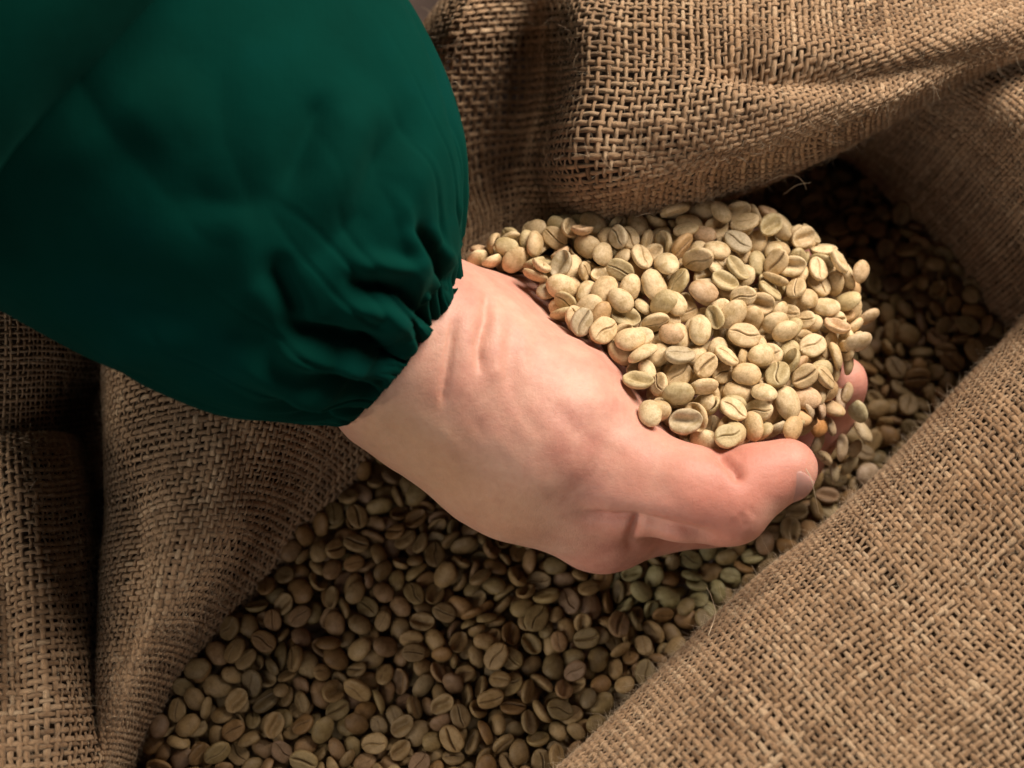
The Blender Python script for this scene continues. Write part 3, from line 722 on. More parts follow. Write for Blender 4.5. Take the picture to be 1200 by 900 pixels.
# ------------------------------------------------------------------ BEANS
BL, BW, BT = 0.00400, 0.00308, 0.00205      # half length, half width, thickness of the round side
def bean_shape(kind, nphi, nx, seed):
    """closed shell round the long axis; round back up (+z), flat face with its groove down (-z)"""
    r_ = np.random.default_rng(seed)
    ph = np.linspace(0, 2*math.pi, nphi, endpoint=False)
    ph = ph-0.68*np.cos(ph)          # more columns near the flat centre line
    x = -np.cos(np.linspace(0, math.pi, nx))
    X, PH = np.meshgrid(x, ph, indexing='ij')
    rr = np.sqrt(np.clip(1-np.abs(X)**2.25, 0, 1))
    y = rr*np.cos(PH); z = rr*np.sin(PH)
    skew = r_.uniform(-0.10, 0.10); egg = r_.uniform(-0.10, 0.10)
    Y = y*(1+egg*X)
    low = z < 0
    fl = np.where(low, -0.36*(1-(1-np.clip(-z, 0, 1))**2.6), z**1.0)
    yy = np.sign(Y)*np.abs(Y)
    s = 0.13*np.sin(X*r_.uniform(2.0, 3.6)+r_.uniform(-.8, .8))+skew*0.8
    wg = {'tight': 0.05, 'open': 0.10, 'shell': 0.36, 'pea': 0.06}[kind]
    dg = {'tight': 0.28, 'open': 0.45, 'shell': 0.80, 'pea': 0.2}[kind]
    g = np.exp(-((yy-s)/wg)**2)*np.clip(1.15-np.abs(X)**3.0*1.25, 0, 1)*low
    fl = fl+dg*g
    if kind != 'shell': fl = fl-0.06*np.exp(-((np.abs(yy-s)-wg*2.6)/(wg*1.8))**2)*low*(1-X**4)
    if kind == 'shell': fl = fl+0.18*(1-X**2)*0
    bend = r_.uniform(-0.10, 0.16)*(X**2)
    P = np.stack([X*BL, (Y+0.06*skew*X)*BW, (fl*np.where(low, 1.0, 1.0)+bend)*BT], -1)
    lump = 1+0.045*vnoise(X*1.7+seed*3.1, Y*1.7, fl*1.7)+0.02*vnoise(X*4+seed, Y*4, fl*4)
    P = P*lump[..., None]
    P[..., 2] -= 0.25*BT
    P[0] = P[0].mean(0); P[-1] = P[-1].mean(0)
    gv = np.clip(g*{'tight': 0.8, 'open': 0.75, 'shell': 0.25, 'pea': 0.8}[kind], 0, 1)**1.3*(0.6+0.4*np.clip(vnoise(X*2.3+seed, 0*X, 3)+0.6, 0, 1))
    # ring grid plus two pole vertices
    V = P[1:-1].reshape(-1, 3); n = nx-2
    i = np.arange(n-1)[:, None]*nphi+np.arange(nphi)[None]; j = np.arange(n-1)[:, None]*nphi+((np.arange(nphi)+1) % nphi)[None]
    F = np.stack([i, j, j+nphi, i+nphi], -1).reshape(-1, 4)
    a = len(V); V = np.concatenate([V, P[0, :1], P[-1, :1]])
    k = np.arange(0, nphi, 2)
    c0 = np.stack([np.full(len(k), a), (k+2) % nphi, (k+1) % nphi, k], -1)
    o = (n-1)*nphi
    c1 = np.stack([np.full(len(k), a+1), o+k, o+(k+1) % nphi, o+(k+2) % nphi], -1)
    F = np.concatenate([F, c0, c1])
    fn = np.cross(V[F[:, 2]]-V[F[:, 0]], V[F[:, 3]]-V[F[:, 1]]); cen = V[F].mean(1)
    if (fn*cen).sum() < 0: F = F[:, ::-1]
    gv = np.concatenate([gv[1:-1].ravel(), [0, 0]])
    return V, F, gv
KINDS_ = ['tight', 'open', 'tight', 'shell', 'tight', 'shell', 'pea', 'tight']
SIZES_ = [1.0, 1.06, 0.93, 1.02, 1.10, 0.97, 0.86, 1.04]

# ------------------------------------------------------------------ BUILD
build_ground()
S_ALL = {k: surface(pd) for k, pd in PATCH.items()}
build_sack(S_ALL)
HV, HF = hand_mesh()
build_person(HV, HF)

# x, y, z (0.1 mm), turn (4), shape + 8 if held, size %
BEANS = [
449,-277,526,10,-98,-8,-3,11,111,731,-204,456,77,-10,16,-60,11,120,619,-19,464,8,-5,-99,0,12,105,506,208,456,40,-86,-16,-23,12,105,239,-26,524,11,-90,-33,22,12,105,432,-208,541,3,0,32,-94,12,97,
312,-49,527,98,-7,2,16,11,106,501,-12,488,67,1,11,-72,8,104,386,123,472,79,-12,19,-55,12,111,707,-130,458,33,64,68,-2,15,113,554,-323,542,19,21,-95,-2,15,102,817,-16,372,10,28,-94,1,12,99,
401,63,502,19,31,-3,-92,11,105,619,-129,473,99,4,-4,-3,9,96,355,-266,565,74,-5,-13,-65,10,109,517,108,473,3,17,8,97,12,100,595,40,469,85,29,1,41,12,102,728,220,396,6,-87,-39,-25,9,97,
622,277,404,4,-27,-95,8,10,115,10,223,407,86,34,1,35,12,96,135,119,474,10,14,-12,97,13,116,778,-126,443,20,-92,-30,-4,9,93,183,-5,536,9,54,-79,-25,9,96,291,68,506,93,2,10,-32,15,97,
627,-279,487,73,28,-30,-53,8,108,510,-114,501,6,42,-89,-13,9,92,578,-237,498,15,93,-30,-7,12,91,665,-75,465,97,13,13,9,13,103,575,143,450,11,96,-10,-17,11,100,782,-177,418,99,-5,0,-7,12,105,
293,171,465,31,-92,18,5,8,101,119,297,391,1,30,93,15,8,99,250,106,479,60,-4,-6,-79,15,120,328,-172,539,26,95,-6,1,11,103,442,-91,506,14,15,-93,29,15,108,738,5,430,89,38,15,12,10,106,
649,343,381,16,-8,96,-18,15,104,719,340,376,12,38,-90,-6,11,97,419,190,469,58,-23,17,75,15,107,135,189,457,18,-54,80,-14,13,108,420,-28,506,16,-17,-11,96,13,95,206,261,415,93,16,-15,-25,15,102,
351,211,456,9,-57,-77,24,12,92,813,315,348,12,28,-93,-16,11,97,439,-139,484,2,37,-92,-4,12,94,451,135,460,19,83,37,33,12,97,506,-316,464,89,35,13,-24,15,109,867,113,342,18,-13,19,95,12,95,
650,-231,465,3,94,-4,30,12,101,226,338,395,95,3,9,-27,15,101,342,-89,525,28,9,-53,-78,8,114,605,-176,450,1,13,0,98,9,109,624,96,459,17,-96,-8,-16,12,86,612,187,434,23,86,-36,-22,11,101,
381,12,492,3,-18,82,53,15,96,251,229,443,47,-27,9,-82,9,93,66,267,414,70,31,34,52,9,98,502,-184,524,3,12,-57,80,10,105,774,218,378,19,-97,-6,-9,11,96,847,216,357,16,73,-64,-9,15,91,
664,-182,484,43,-23,29,81,15,99,293,274,447,20,-80,43,-34,10,105,543,27,480,17,52,79,24,11,85,585,380,382,79,-19,6,-56,12,85,303,31,474,1,98,-13,-7,11,102,671,85,431,2,2,97,20,11,103,
781,146,389,34,66,65,0,8,98,291,-77,499,94,-4,17,-27,13,110,931,138,319,13,-36,17,90,12,99,452,377,403,12,9,-65,-73,12,102,539,401,354,3,-9,20,97,11,103,463,255,441,20,37,-71,-55,9,99,
566,-85,487,27,91,-17,-24,12,88,562,243,439,93,-22,21,16,12,98,649,37,434,67,31,-26,60,12,94,852,184,329,10,86,-47,-7,8,106,349,334,399,63,-22,-2,-73,11,100,715,30,425,89,38,21,5,11,104,
898,189,316,77,-3,-46,42,13,100,320,114,481,52,-12,25,-79,13,105,558,-121,455,13,-92,-22,25,10,100,388,-169,501,43,47,75,12,12,89,891,45,362,8,35,86,-34,13,105,-15,267,403,99,0,3,-8,14,103,
70,-677,-83,6,84,51,-8,4,104,-168,-1013,-80,27,-81,51,5,1,103,389,-82,487,92,5,1,36,9,91,907,235,362,15,-59,-66,41,15,97,-43,-786,-77,3,87,44,16,4,101,681,227,377,75,22,29,54,11,99,
569,334,367,4,89,40,-15,11,109,747,-85,435,23,81,25,45,11,106,144,75,480,40,-86,28,0,10,89,633,390,355,9,-96,-19,-9,11,97,419,265,413,33,-65,60,-30,11,104,531,301,401,98,3,-7,-8,14,103,
682,303,350,73,-27,-17,58,9,99,479,-260,505,3,54,81,19,13,108,204,48,496,93,14,-10,31,13,112,838,-119,411,41,-7,-89,14,8,102,882,-42,369,55,34,54,52,10,112,-578,-1073,-94,2,-13,-94,-29,1,100,
212,-731,-95,16,-97,-13,-7,1,97,-831,-867,-101,1,7,-5,99,1,103,-528,-995,-84,68,40,-2,59,1,102,-383,-1026,-101,8,-97,-8,-14,7,98,-92,243,357,37,50,-37,67,12,98,480,307,417,28,94,13,5,10,98,
720,164,410,59,77,-2,-21,10,104,819,128,369,32,-31,-4,-88,13,97,117,-812,-92,77,1,7,62,4,93,-496,-789,-94,20,25,6,94,1,101,167,-623,-102,24,44,84,13,4,101,-705,-742,-86,3,-96,25,4,7,97,
-434,-877,-87,45,-82,32,3,4,105,134,-937,-78,6,98,-11,-12,4,93,303,-694,-87,22,59,-76,-1,1,103,439,68,486,55,0,11,82,11,96,237,20,506,50,-13,46,-71,12,98,501,-211,486,29,-43,11,84,11,100,
803,63,360,29,-1,95,-2,14,104,912,-24,357,55,3,81,15,10,105,-824,-1051,-96,3,32,-84,-41,4,98,-775,-911,-86,10,48,-86,1,3,97,-666,-979,-76,11,58,-78,-14,3,96,-611,-595,-94,90,6,-21,-35,4,105,
448,-607,-125,95,8,10,-23,1,100,-732,-857,-95,8,-70,-60,-35,7,105,-226,-485,-112,1,-67,-71,16,4,96,-908,-975,-93,41,-3,-12,-89,1,93,-434,-975,-94,24,24,-21,91,1,92,1254,110,-260,3,-9,90,40,1,105,
62,154,463,16,-9,-77,59,10,100,701,128,414,28,-13,-90,28,10,104,356,-129,512,63,2,21,73,14,93,248,-788,-111,36,-33,7,-86,4,104,-894,-820,-85,98,0,-14,2,4,92,-506,-691,-84,62,-1,-10,76,2,105,
-306,-980,-82,2,-93,-33,-10,3,94,-195,-549,-89,41,24,1,-87,4,97,-62,-905,-67,39,-90,-15,7,1,98,-778,-992,-88,0,-94,-26,-16,0,97,-452,-375,-104,5,-56,-81,11,1,95,-357,-757,-82,3,-28,-4,-95,4,92,
-145,-954,-72,14,-54,-82,-5,0,95,377,-828,-113,7,-71,-68,8,4,95,496,345,380,95,-18,18,5,9,104,-52,229,382,17,51,-55,62,15,95,157,316,410,7,-75,-54,34,11,88,322,281,422,1,85,-51,1,10,97,
-434,-765,-78,24,25,-7,-92,7,99,1124,2,-256,13,-2,30,-93,4,96,1240,252,-264,15,16,-10,96,7,106,-690,-910,-101,32,88,25,20,7,113,255,-919,-106,41,-2,24,-87,4,94,-783,-771,-77,23,79,55,8,0,102,
-803,-703,-90,35,-30,88,2,4,99,-195,-920,-77,8,-31,92,16,3,92,20,-1054,-73,66,-4,15,-72,5,97,822,-398,-162,12,-72,67,-7,3,100,1368,161,-255,3,-28,-87,-39,1,99,402,358,351,48,39,-69,36,9,106,
878,287,314,41,89,12,-4,11,93,164,188,430,62,-9,6,-77,12,100,206,107,452,58,-13,13,-78,15,99,197,173,443,52,-18,-82,-1,10,93,-837,-773,-101,91,-4,-1,-39,4,93,225,-636,-105,75,-7,2,-64,4,99,
1262,691,-332,29,-61,72,0,4,96,-432,-694,-80,23,11,15,94,5,98,-578,-807,-93,62,-1,1,78,4,96,-493,-934,-108,4,93,32,-5,1,91,-390,-344,-117,85,47,5,16,1,100,-265,-999,-99,87,11,-12,44,4,96,
-250,-865,-114,44,-8,44,-76,0,102,1048,637,-333,12,15,-96,16,4,107,-991,-978,-103,77,-2,10,61,4,84,-607,-669,-93,2,-92,-37,-1,2,101,-506,-887,-84,35,38,-84,5,3,104,-446,-603,-77,82,24,16,48,3,91,
-454,-456,-97,23,95,-11,-7,1,94,-278,-775,-84,6,-99,0,8,0,91,-256,-686,-88,3,1,-99,1,5,97,-281,-604,-98,0,-49,-85,15,7,92,-195,-658,-98,8,-13,-98,2,0,93,374,-594,-102,94,-3,24,-21,7,94,
1422,278,-256,6,27,95,-1,4,91,469,57,444,2,-27,93,19,14,103,60,322,363,87,-3,-33,33,9,103,448,-28,480,72,-11,19,-65,11,100,567,192,423,16,-25,-93,16,12,94,-895,-904,-103,87,8,16,-44,4,85,
-767,-1051,-121,11,39,90,4,4,92,-259,-1084,-101,1,85,51,2,7,95,-166,-864,-83,54,21,-37,71,7,95,-138,-461,-107,82,53,5,15,4,97,180,-827,-84,2,93,23,24,7,92,1431,187,-229,12,58,79,-1,4,95,
-536,-885,-109,56,19,15,78,4,107,55,-745,-110,5,91,-37,-6,5,94,1199,563,-328,17,-67,68,19,0,104,-319,-641,-97,89,8,1,-43,0,90,5,-928,-92,2,3,93,-33,1,92,-5,-720,-100,2,-69,-68,22,5,99,
-645,-1050,-95,28,-27,-91,6,4,86,-611,-796,-69,44,47,73,17,1,105,-599,-431,-98,86,-6,43,-22,4,90,-312,-1045,-95,9,39,-89,-16,5,91,-152,-744,-97,15,51,-83,2,5,92,595,-587,-148,65,32,-15,-65,0,93,
969,-227,-203,1,-11,-94,-27,0,98,1219,18,-260,11,61,-76,9,4,96,1191,144,-272,1,45,88,6,0,101,251,166,433,21,94,18,-11,13,109,887,73,322,5,-14,98,0,9,98,628,176,397,27,14,3,-94,12,98,
763,-232,414,96,-21,9,2,10,103,353,67,459,69,-6,44,56,14,103,752,338,343,25,-38,-39,79,15,92,192,300,436,30,48,-71,40,11,97,-944,-931,-118,10,70,69,5,0,93,-412,-642,-101,2,-94,26,-19,0,97,
-5,-788,-100,2,-94,28,-8,7,104,84,-1081,-93,6,-79,58,14,7,105,411,-549,-115,41,30,6,-85,0,92,-583,-977,-89,16,92,16,28,7,92,-52,-577,-89,91,-14,-15,-34,4,88,-636,-474,-105,37,-20,18,-88,5,104,
55,-808,-110,92,8,6,34,6,104,-561,-396,-105,76,-2,-41,48,0,100,410,-705,-129,30,27,78,45,5,110,743,-440,-154,60,-5,2,-78,2,101,943,-284,-208,18,97,-5,5,5,97,-370,-599,-84,91,-11,-8,-37,1,85,
-282,-379,-110,13,90,39,0,5,96,-279,-307,-88,49,-6,12,-85,0,101,122,-1067,-73,24,71,-56,-32,7,94,126,-519,-96,3,3,-5,-99,1,86,1074,-219,-222,8,-60,-78,12,4,104,531,168,409,8,94,25,-19,9,103,
371,276,403,47,-63,-54,26,8,99,684,-61,416,15,-3,98,-3,12,108,551,-56,463,54,-12,12,-81,11,91,-53,292,358,25,-72,-10,62,13,113,96,118,452,93,-12,12,28,10,92,752,-36,402,89,-1,13,42,14,98,
783,113,356,93,20,18,-19,15,94,813,-154,379,54,-32,-17,74,13,111,865,247,331,40,-89,12,-11,10,100,79,177,475,49,57,-63,13,8,94,170,8,511,27,-41,-86,0,10,112,1454,334,-278,98,-6,8,-2,4,98,
-926,-1069,-117,91,13,-15,33,3,97,-751,-697,-93,80,-5,7,-57,3,92,-600,-723,-97,53,-7,32,77,3,94,-314,-852,-107,14,66,65,33,5,102,-223,-736,-94,40,-16,-15,88,4,86,-5,-866,-89,15,94,23,11,7,104,
80,-558,-129,20,-5,96,13,7,97,521,-492,-145,10,-20,-96,-4,2,99,-685,-680,-98,7,-61,-77,5,6,100,-518,-534,-86,52,-17,-9,-82,0,91,-513,-474,-92,2,-89,-26,35,1,92,-520,-364,-109,9,78,-60,7,0,97,
-220,-1022,-89,93,3,32,14,2,97,-224,-602,-117,10,79,55,-18,5,100,46,-971,-77,25,73,-58,-24,5,93,100,-612,-97,39,87,-11,24,7,108,1065,-144,-230,4,-15,-98,7,2,97,1150,-82,-257,21,-1,-20,95,5,106,
1143,433,-295,15,68,-71,-3,3,100,-789,-833,-95,15,-31,-16,-91,0,96,-696,-1042,-115,89,35,0,-25,5,105,-109,-1021,-105,25,79,39,38,0,101,-654,-632,-102,1,87,40,25,5,99,584,-525,-161,11,-14,-1,-97,1,94,
-878,-1056,-100,34,-80,-41,23,0,90,-752,-794,-88,20,88,40,8,2,99,-359,-835,-96,20,75,61,-3,2,93,48,-503,-111,59,30,-39,-62,1,96,464,-756,-108,43,18,-23,-84,1,97,433,-657,-124,16,-1,-90,-39,7,85,
981,705,-347,11,-25,93,-20,4,94,130,326,374,79,36,2,-48,12,101,378,-249,537,6,-10,1,98,14,107,298,220,436,77,-5,-51,-35,15,98,653,-282,462,87,-16,-40,-20,14,115,385,234,427,3,-34,93,-7,13,88,
838,-88,379,94,26,15,8,15,93,922,14,327,22,71,45,47,15,96,-444,-301,-125,28,-22,-16,91,4,95,-558,-477,-93,70,-11,13,68,3,93,-413,-1078,-121,2,31,-94,5,2,98,-149,-642,-116,88,36,0,-28,3,107,
253,-860,-116,26,-24,-3,-92,0,94,1097,-101,-246,24,-77,-57,-5,7,94,-287,-733,-86,6,2,-93,-34,2,97,-32,-854,-71,14,96,-9,19,0,89,28,-642,-95,95,-12,7,25,0,93,319,-861,-97,88,-22,14,38,2,93,
376,-748,-121,12,78,-58,12,6,99,911,718,-365,85,31,-10,-39,6,110,1345,404,-276,2,52,-83,12,5,100,-1013,-1020,-149,43,7,2,-89,0,99,-655,-547,-104,29,16,93,-11,2,102,-413,-932,-116,31,-9,-1,-94,5,96,
-319,-711,-102,72,10,-19,65,1,95,-334,-562,-100,64,5,-10,-75,5,87,-308,-443,-106,16,-27,90,-25,7,93,149,-557,-127,0,8,34,-92,2,96,506,-666,-139,99,1,2,-8,3,104,840,-342,-194,9,-9,96,-20,3,109,
-520,-747,-72,90,-40,1,-2,2,101,-368,-684,-87,4,-79,-58,-9,6,93,-79,-741,-83,2,7,-3,99,6,97,-47,-517,-117,34,-4,38,85,4,94,239,-976,-90,0,-33,10,-93,2,103,222,-589,-92,25,93,23,-7,0,88,
346,-538,-113,6,-96,-23,-2,5,89,1096,790,-373,8,0,23,96,4,102,1172,632,-325,3,92,-34,12,6,113,1347,502,-285,1,-4,-17,-97,1,91,734,279,342,98,-9,-6,1,12,102,527,-270,442,2,-72,-68,-2,15,86,
755,82,369,28,-95,-5,-6,14,105,674,-214,429,22,-73,61,13,15,111,134,35,487,62,72,-12,26,10,97,259,294,411,83,-11,-1,53,14,93,932,209,312,57,65,-18,-44,12,90,127,-993,-100,86,12,-13,-45,6,95,
706,-477,-175,27,92,21,-9,1,91,1350,104,-282,69,16,-3,-69,5,94,1335,247,-291,2,35,92,-6,1,96,-817,-945,-102,1,17,-21,-95,3,88,-577,-1032,-112,95,2,10,26,4,86,-560,-567,-104,43,61,-65,5,3,100,
157,-706,-103,76,1,9,-63,0,94,1207,438,-314,12,49,-84,14,4,92,-369,-538,-83,28,-35,31,-82,7,91,-278,-927,-103,26,77,-41,-39,1,90,-71,-1099,-69,69,2,31,-64,1,103,-40,-977,-73,71,20,-25,-61,6,96,
133,-741,-90,14,-57,-80,-5,2,86,292,-815,-122,61,28,-18,-70,5,86,636,-538,-153,6,-99,2,6,6,94,870,-399,-161,48,-34,4,79,4,96,1178,326,-277,65,12,-8,73,5,95,1201,710,-358,85,2,-17,-47,3,99,
-932,-868,-107,26,-13,-94,-13,2,95,-659,-784,-94,62,-37,-36,57,3,103,-488,-1042,-111,80,-29,35,-38,3,93,-72,-999,-76,34,40,44,71,1,92,-98,-782,-105,79,-15,29,-49,0,91,13,-556,-102,9,68,49,-51,1,104,
1386,355,-277,3,44,-87,-17,2,95,-707,-581,-106,14,77,-50,33,2,103,-539,-831,-85,1,91,2,-39,2,88,-513,-617,-83,19,-69,59,-34,3,90,-457,-515,-97,6,96,22,-5,6,96,-373,-976,-109,13,-86,47,0,2,87,
-193,-972,-84,86,45,19,7,3,96,-133,-832,-99,1,97,19,8,6,95,-90,-560,-78,0,43,-77,45,4,90,-25,-1027,-76,2,38,-75,-52,1,88,43,-885,-72,39,-67,-56,27,0,91,145,-880,-88,30,62,-70,10,5,93,
214,-903,-87,78,-17,-10,58,6,94,626,-487,-145,13,11,28,-93,0,83,1194,266,-283,15,-69,-69,-9,1,96,1215,504,-314,24,68,68,7,5,96,1259,488,-289,85,11,12,48,1,89,1266,550,-302,27,93,-11,19,7,100,
1446,383,-269,4,-88,37,-27,2,93,293,329,373,0,-60,70,37,9,101,342,198,427,54,-36,10,-74,9,99,487,-70,465,70,-33,11,61,11,102,620,-85,435,29,60,8,73,9,101,690,-273,426,56,73,-7,35,11,103,
952,70,296,67,56,47,-1,14,113,880,6,328,75,0,49,-41,10,101,340,-36,498,5,98,15,0,10,101,746,-266,449,62,75,13,15,14,86,-698,-842,-117,0,-98,14,-4,5,89,-358,-883,-115,75,-10,-27,58,1,85,
-127,-890,-109,42,50,71,23,0,95,-406,-428,-116,15,10,76,61,4,90,-164,-1067,-107,21,15,-91,30,1,84,72,-1018,-92,37,80,39,-23,3,98,172,-786,-102,96,3,-22,4,0,95,-434,-233,-116,71,7,53,-44,7,88,
-339,-422,-100,20,91,-10,31,1,86,40,-597,-102,20,60,-65,40,3,98,179,-996,-91,84,38,-2,-37,6,94,311,-590,-127,40,-56,67,-24,3,87,501,-634,-116,42,-1,-17,-88,5,84,807,-453,-155,8,36,50,-77,4,98,
-449,-1035,-122,64,1,-29,70,7,84,1401,423,-299,14,-64,-69,27,4,102,-934,-1018,-105,24,-6,45,85,3,92,-735,-1013,-91,20,8,-41,-87,3,90,-402,-788,-103,98,11,-7,9,4,95,81,-941,-84,56,66,-39,-26,1,97,
86,-857,-93,62,-70,13,-30,4,93,260,-553,-123,13,-58,70,37,4,99,1158,500,-310,38,0,-3,92,6,98,1209,81,-292,18,-12,-95,18,1,101,1293,372,-286,16,20,-95,14,7,92,-438,-824,-90,22,92,-8,27,1,81,
-478,-315,-102,33,36,82,-25,4,93,-401,-395,-117,90,28,-29,-2,3,90,-264,-454,-100,38,66,62,12,2,97,548,-675,-118,6,-58,-78,19,4,81,1037,-85,-234,19,12,0,96,2,100,1100,198,-275,8,86,-48,-6,0,87,
1223,-55,-269,27,-90,30,6,0,89,1238,341,-274,38,16,21,87,0,93,1381,534,-309,42,-80,39,10,4,100,575,-4,395,15,80,-55,-14,15,110,726,64,403,48,-9,53,-68,15,97,824,64,342,10,-23,-1,96,14,102,
795,251,337,36,-60,-68,-18,8,101,45,283,394,60,30,21,69,14,107,574,-306,506,29,-14,2,-94,8,106,-4,296,374,46,-79,-33,-19,10,100,-281,-533,-113,69,-56,-9,43,1,97,-728,-962,-111,12,77,-57,24,6,92,
-734,-638,-111,43,88,9,2,5,94,-383,-485,-104,59,15,42,66,3,94,-328,-949,-108,6,48,85,11,0,88,-249,-814,-111,93,1,34,-3,3,90,-250,-556,-123,35,-89,-21,14,7,85,-10,-1082,-95,17,-38,-89,11,1,83,
8,-990,-86,94,26,16,-2,2,90,539,-615,-138,22,10,95,-14,6,99,979,749,-368,4,-14,92,34,4,95,-589,-912,-89,32,-79,46,-21,6,98,-200,-781,-81,14,16,34,-90,3,79,202,-687,-93,29,-57,-72,-23,5,94,
468,-507,-119,70,26,40,-51,7,79,1109,273,-281,25,-10,29,-91,0,100,1109,659,-330,23,37,-89,0,7,92,-352,-246,-142,31,91,-3,-21,7,101,313,-900,-120,20,-1,94,25,1,82,460,-709,-139,40,11,8,89,6,103,
953,-331,-222,16,86,-47,2,4,92,1095,862,-405,96,9,-4,-21,0,89,-721,-1091,-111,8,-32,24,-90,7,91,-571,-654,-115,58,-1,-3,-80,5,92,1307,583,-306,60,-75,19,-15,1,89,1484,281,-261,37,73,49,26,0,91,
-980,-1050,-125,33,29,-16,-87,0,86,-859,-928,-97,47,59,24,59,6,100,1002,857,-374,97,14,-1,-13,6,97,644,261,369,66,-37,17,-61,13,109,135,62,447,29,9,-6,94,10,107,718,395,344,40,59,-66,20,10,100,
794,12,348,32,-83,19,39,15,107,-612,-537,-118,93,3,2,-33,5,92,-352,-461,-134,65,0,-9,74,6,105,-104,-613,-129,12,-27,94,6,5,93,17,-471,-149,8,78,56,-21,7,89,275,-621,-134,23,-69,-45,50,0,98,
1047,-163,-253,9,-3,10,98,1,94,-829,-1007,-117,65,2,-21,72,0,93,-637,-895,-105,36,55,74,3,0,93,-597,-866,-102,43,-27,83,20,0,97,-97,-933,-91,9,85,21,-45,3,95,-85,-870,-100,52,46,69,13,3,96,
339,-778,-131,33,57,73,-14,0,89,1312,132,-278,9,-39,-3,91,5,94,1279,202,-285,4,-6,49,85,1,92,-983,-1093,-116,28,-94,7,-8,3,96,-459,-1071,-102,64,57,7,48,5,86,-210,-829,-101,28,82,-39,-27,3,84,
-219,-394,-122,47,-74,-43,-15,3,84,-65,-470,-114,53,44,-71,0,7,95,311,-764,-106,76,53,33,6,2,97,1347,283,-263,12,36,-86,-30,2,91,-595,-927,-121,13,95,24,1,7,98,-287,-828,-130,4,-75,-65,-5,1,91,
456,-551,-132,13,8,10,97,2,85,537,-569,-146,37,91,-4,-13,2,93,1133,115,-304,17,77,52,-32,7,98,1514,272,-271,76,-11,5,62,2,95,-412,-853,-109,98,13,5,-4,7,93,168,-949,-105,8,-21,96,-10,4,82,
419,-795,-122,45,-22,81,26,1,96,750,-508,-177,13,-37,81,40,4,92,1001,796,-378,48,5,7,86,4,88,1077,-49,-273,55,13,26,-77,2,93,1482,217,-259,5,-13,-98,6,2,96,-374,-909,-93,61,-54,48,-30,3,93,
-178,-440,-106,34,14,-78,-49,0,94,125,-663,-93,77,-25,-2,57,6,83,573,-467,-143,73,22,-20,60,1,85,904,-330,-185,22,-57,-66,42,0,99,1111,707,-337,67,-73,-7,1,0,99,432,-126,456,62,2,-1,77,9,104,
725,266,375,81,-22,4,52,13,83,560,50,448,1,-61,73,27,8,110,563,-290,479,9,-74,-64,11,11,105,581,-216,468,93,32,-5,5,8,96,844,-30,337,2,-84,31,-43,10,99,-896,-979,-122,3,4,99,-7,4,94,
-472,-728,-100,55,2,-36,-74,5,87,-330,-359,-128,22,85,40,-24,3,87,-264,-342,-133,15,-15,-93,-27,3,97,178,-859,-115,20,-7,97,-3,5,99,1160,159,-309,31,90,-21,-18,7,103,523,-540,-132,15,2,46,86,2,89,
1009,-293,-203,93,-10,-4,32,7,92,-677,-601,-122,10,-2,1,-99,1,84,-451,-583,-101,72,23,15,62,3,105,-370,-295,-138,21,-12,-8,-96,1,95,-211,-370,-144,20,-7,-89,-37,1,94,1140,537,-337,0,61,-78,6,7,93,
1353,198,-268,27,-94,5,-15,5,97,-480,-643,-97,39,-72,31,-46,2,98,-483,-567,-115,19,39,-88,-14,7,97,-146,-566,-120,55,4,78,-24,5,100,-149,-505,-121,50,51,-64,24,1,93,95,-704,-102,55,-40,-2,72,0,85,
174,-1048,-94,73,48,11,45,6,99,400,-642,-126,42,-55,-70,-15,5,89,1296,439,-301,14,-54,-19,79,2,100,-648,-882,-69,46,-33,-19,-79,6,86,-336,-310,-113,40,-37,-67,49,6,105,-116,-664,-78,31,4,75,-56,6,104,
-73,-673,-88,26,-9,-53,-79,2,89,889,818,-378,4,-70,-65,26,4,90,1103,144,-275,25,-3,-89,36,4,86,1074,590,-341,72,56,-16,34,6,104,1182,765,-362,11,89,33,-26,5,92,1335,340,-268,80,-24,16,-50,0,82,
1413,482,-300,52,21,-71,41,7,93,465,78,424,10,-63,74,15,13,109,-88,287,330,73,-41,35,40,10,99,419,309,365,22,-23,29,-89,9,94,976,200,227,10,65,-4,74,9,98,516,240,418,63,-9,2,-76,11,102,
682,385,339,36,-43,-55,60,8,98,517,-221,465,38,9,88,-20,11,102,878,-66,310,62,30,-41,-58,8,107,927,98,299,18,89,-24,31,10,92,292,-21,485,2,38,-88,-26,13,93,794,195,348,75,-42,-29,40,8,104,
952,28,299,27,-71,4,63,13,104,946,127,275,3,-88,-39,-24,10,114,763,34,389,45,8,-28,-83,14,102,-216,-437,-135,31,-85,37,13,7,92,117,-745,-116,77,-4,4,-62,1,97,768,-406,-184,3,-97,-20,4,7,88,
946,778,-393,49,-3,27,-82,0,92,-238,-922,-119,55,-17,-36,72,6,88,-168,-708,-116,44,-71,-43,31,5,95,323,-639,-129,36,-9,81,-43,3,101,678,-511,-172,37,90,-2,-19,2,90,1301,69,-290,83,-2,18,-51,2,92,
1309,525,-325,69,20,15,-66,0,88,-635,-839,-93,34,90,13,20,2,84,850,765,-376,89,8,-38,-18,5,81,1102,557,-331,87,-12,-45,-8,2,89,1165,810,-377,10,-39,-82,-39,2,86,-614,-986,-126,2,40,-88,20,4,87,
-560,-522,-108,44,9,43,77,6,99,-421,-518,-123,42,87,15,16,7,91,-31,-965,-106,92,7,-5,-36,1,106,-23,-593,-119,20,24,-63,-70,2,107,290,-734,-139,7,85,-49,-12,0,93,1056,-246,-248,2,98,-4,-14,4,103,
1118,-147,-268,93,-9,16,27,3,86,1171,258,-318,6,-82,-56,-6,7,110,1257,403,-316,7,2,98,-15,7,93,1326,319,-289,24,56,-78,7,3,97,-648,-955,-105,93,9,-27,-19,5,98,-407,-721,-108,15,81,-51,21,0,101,
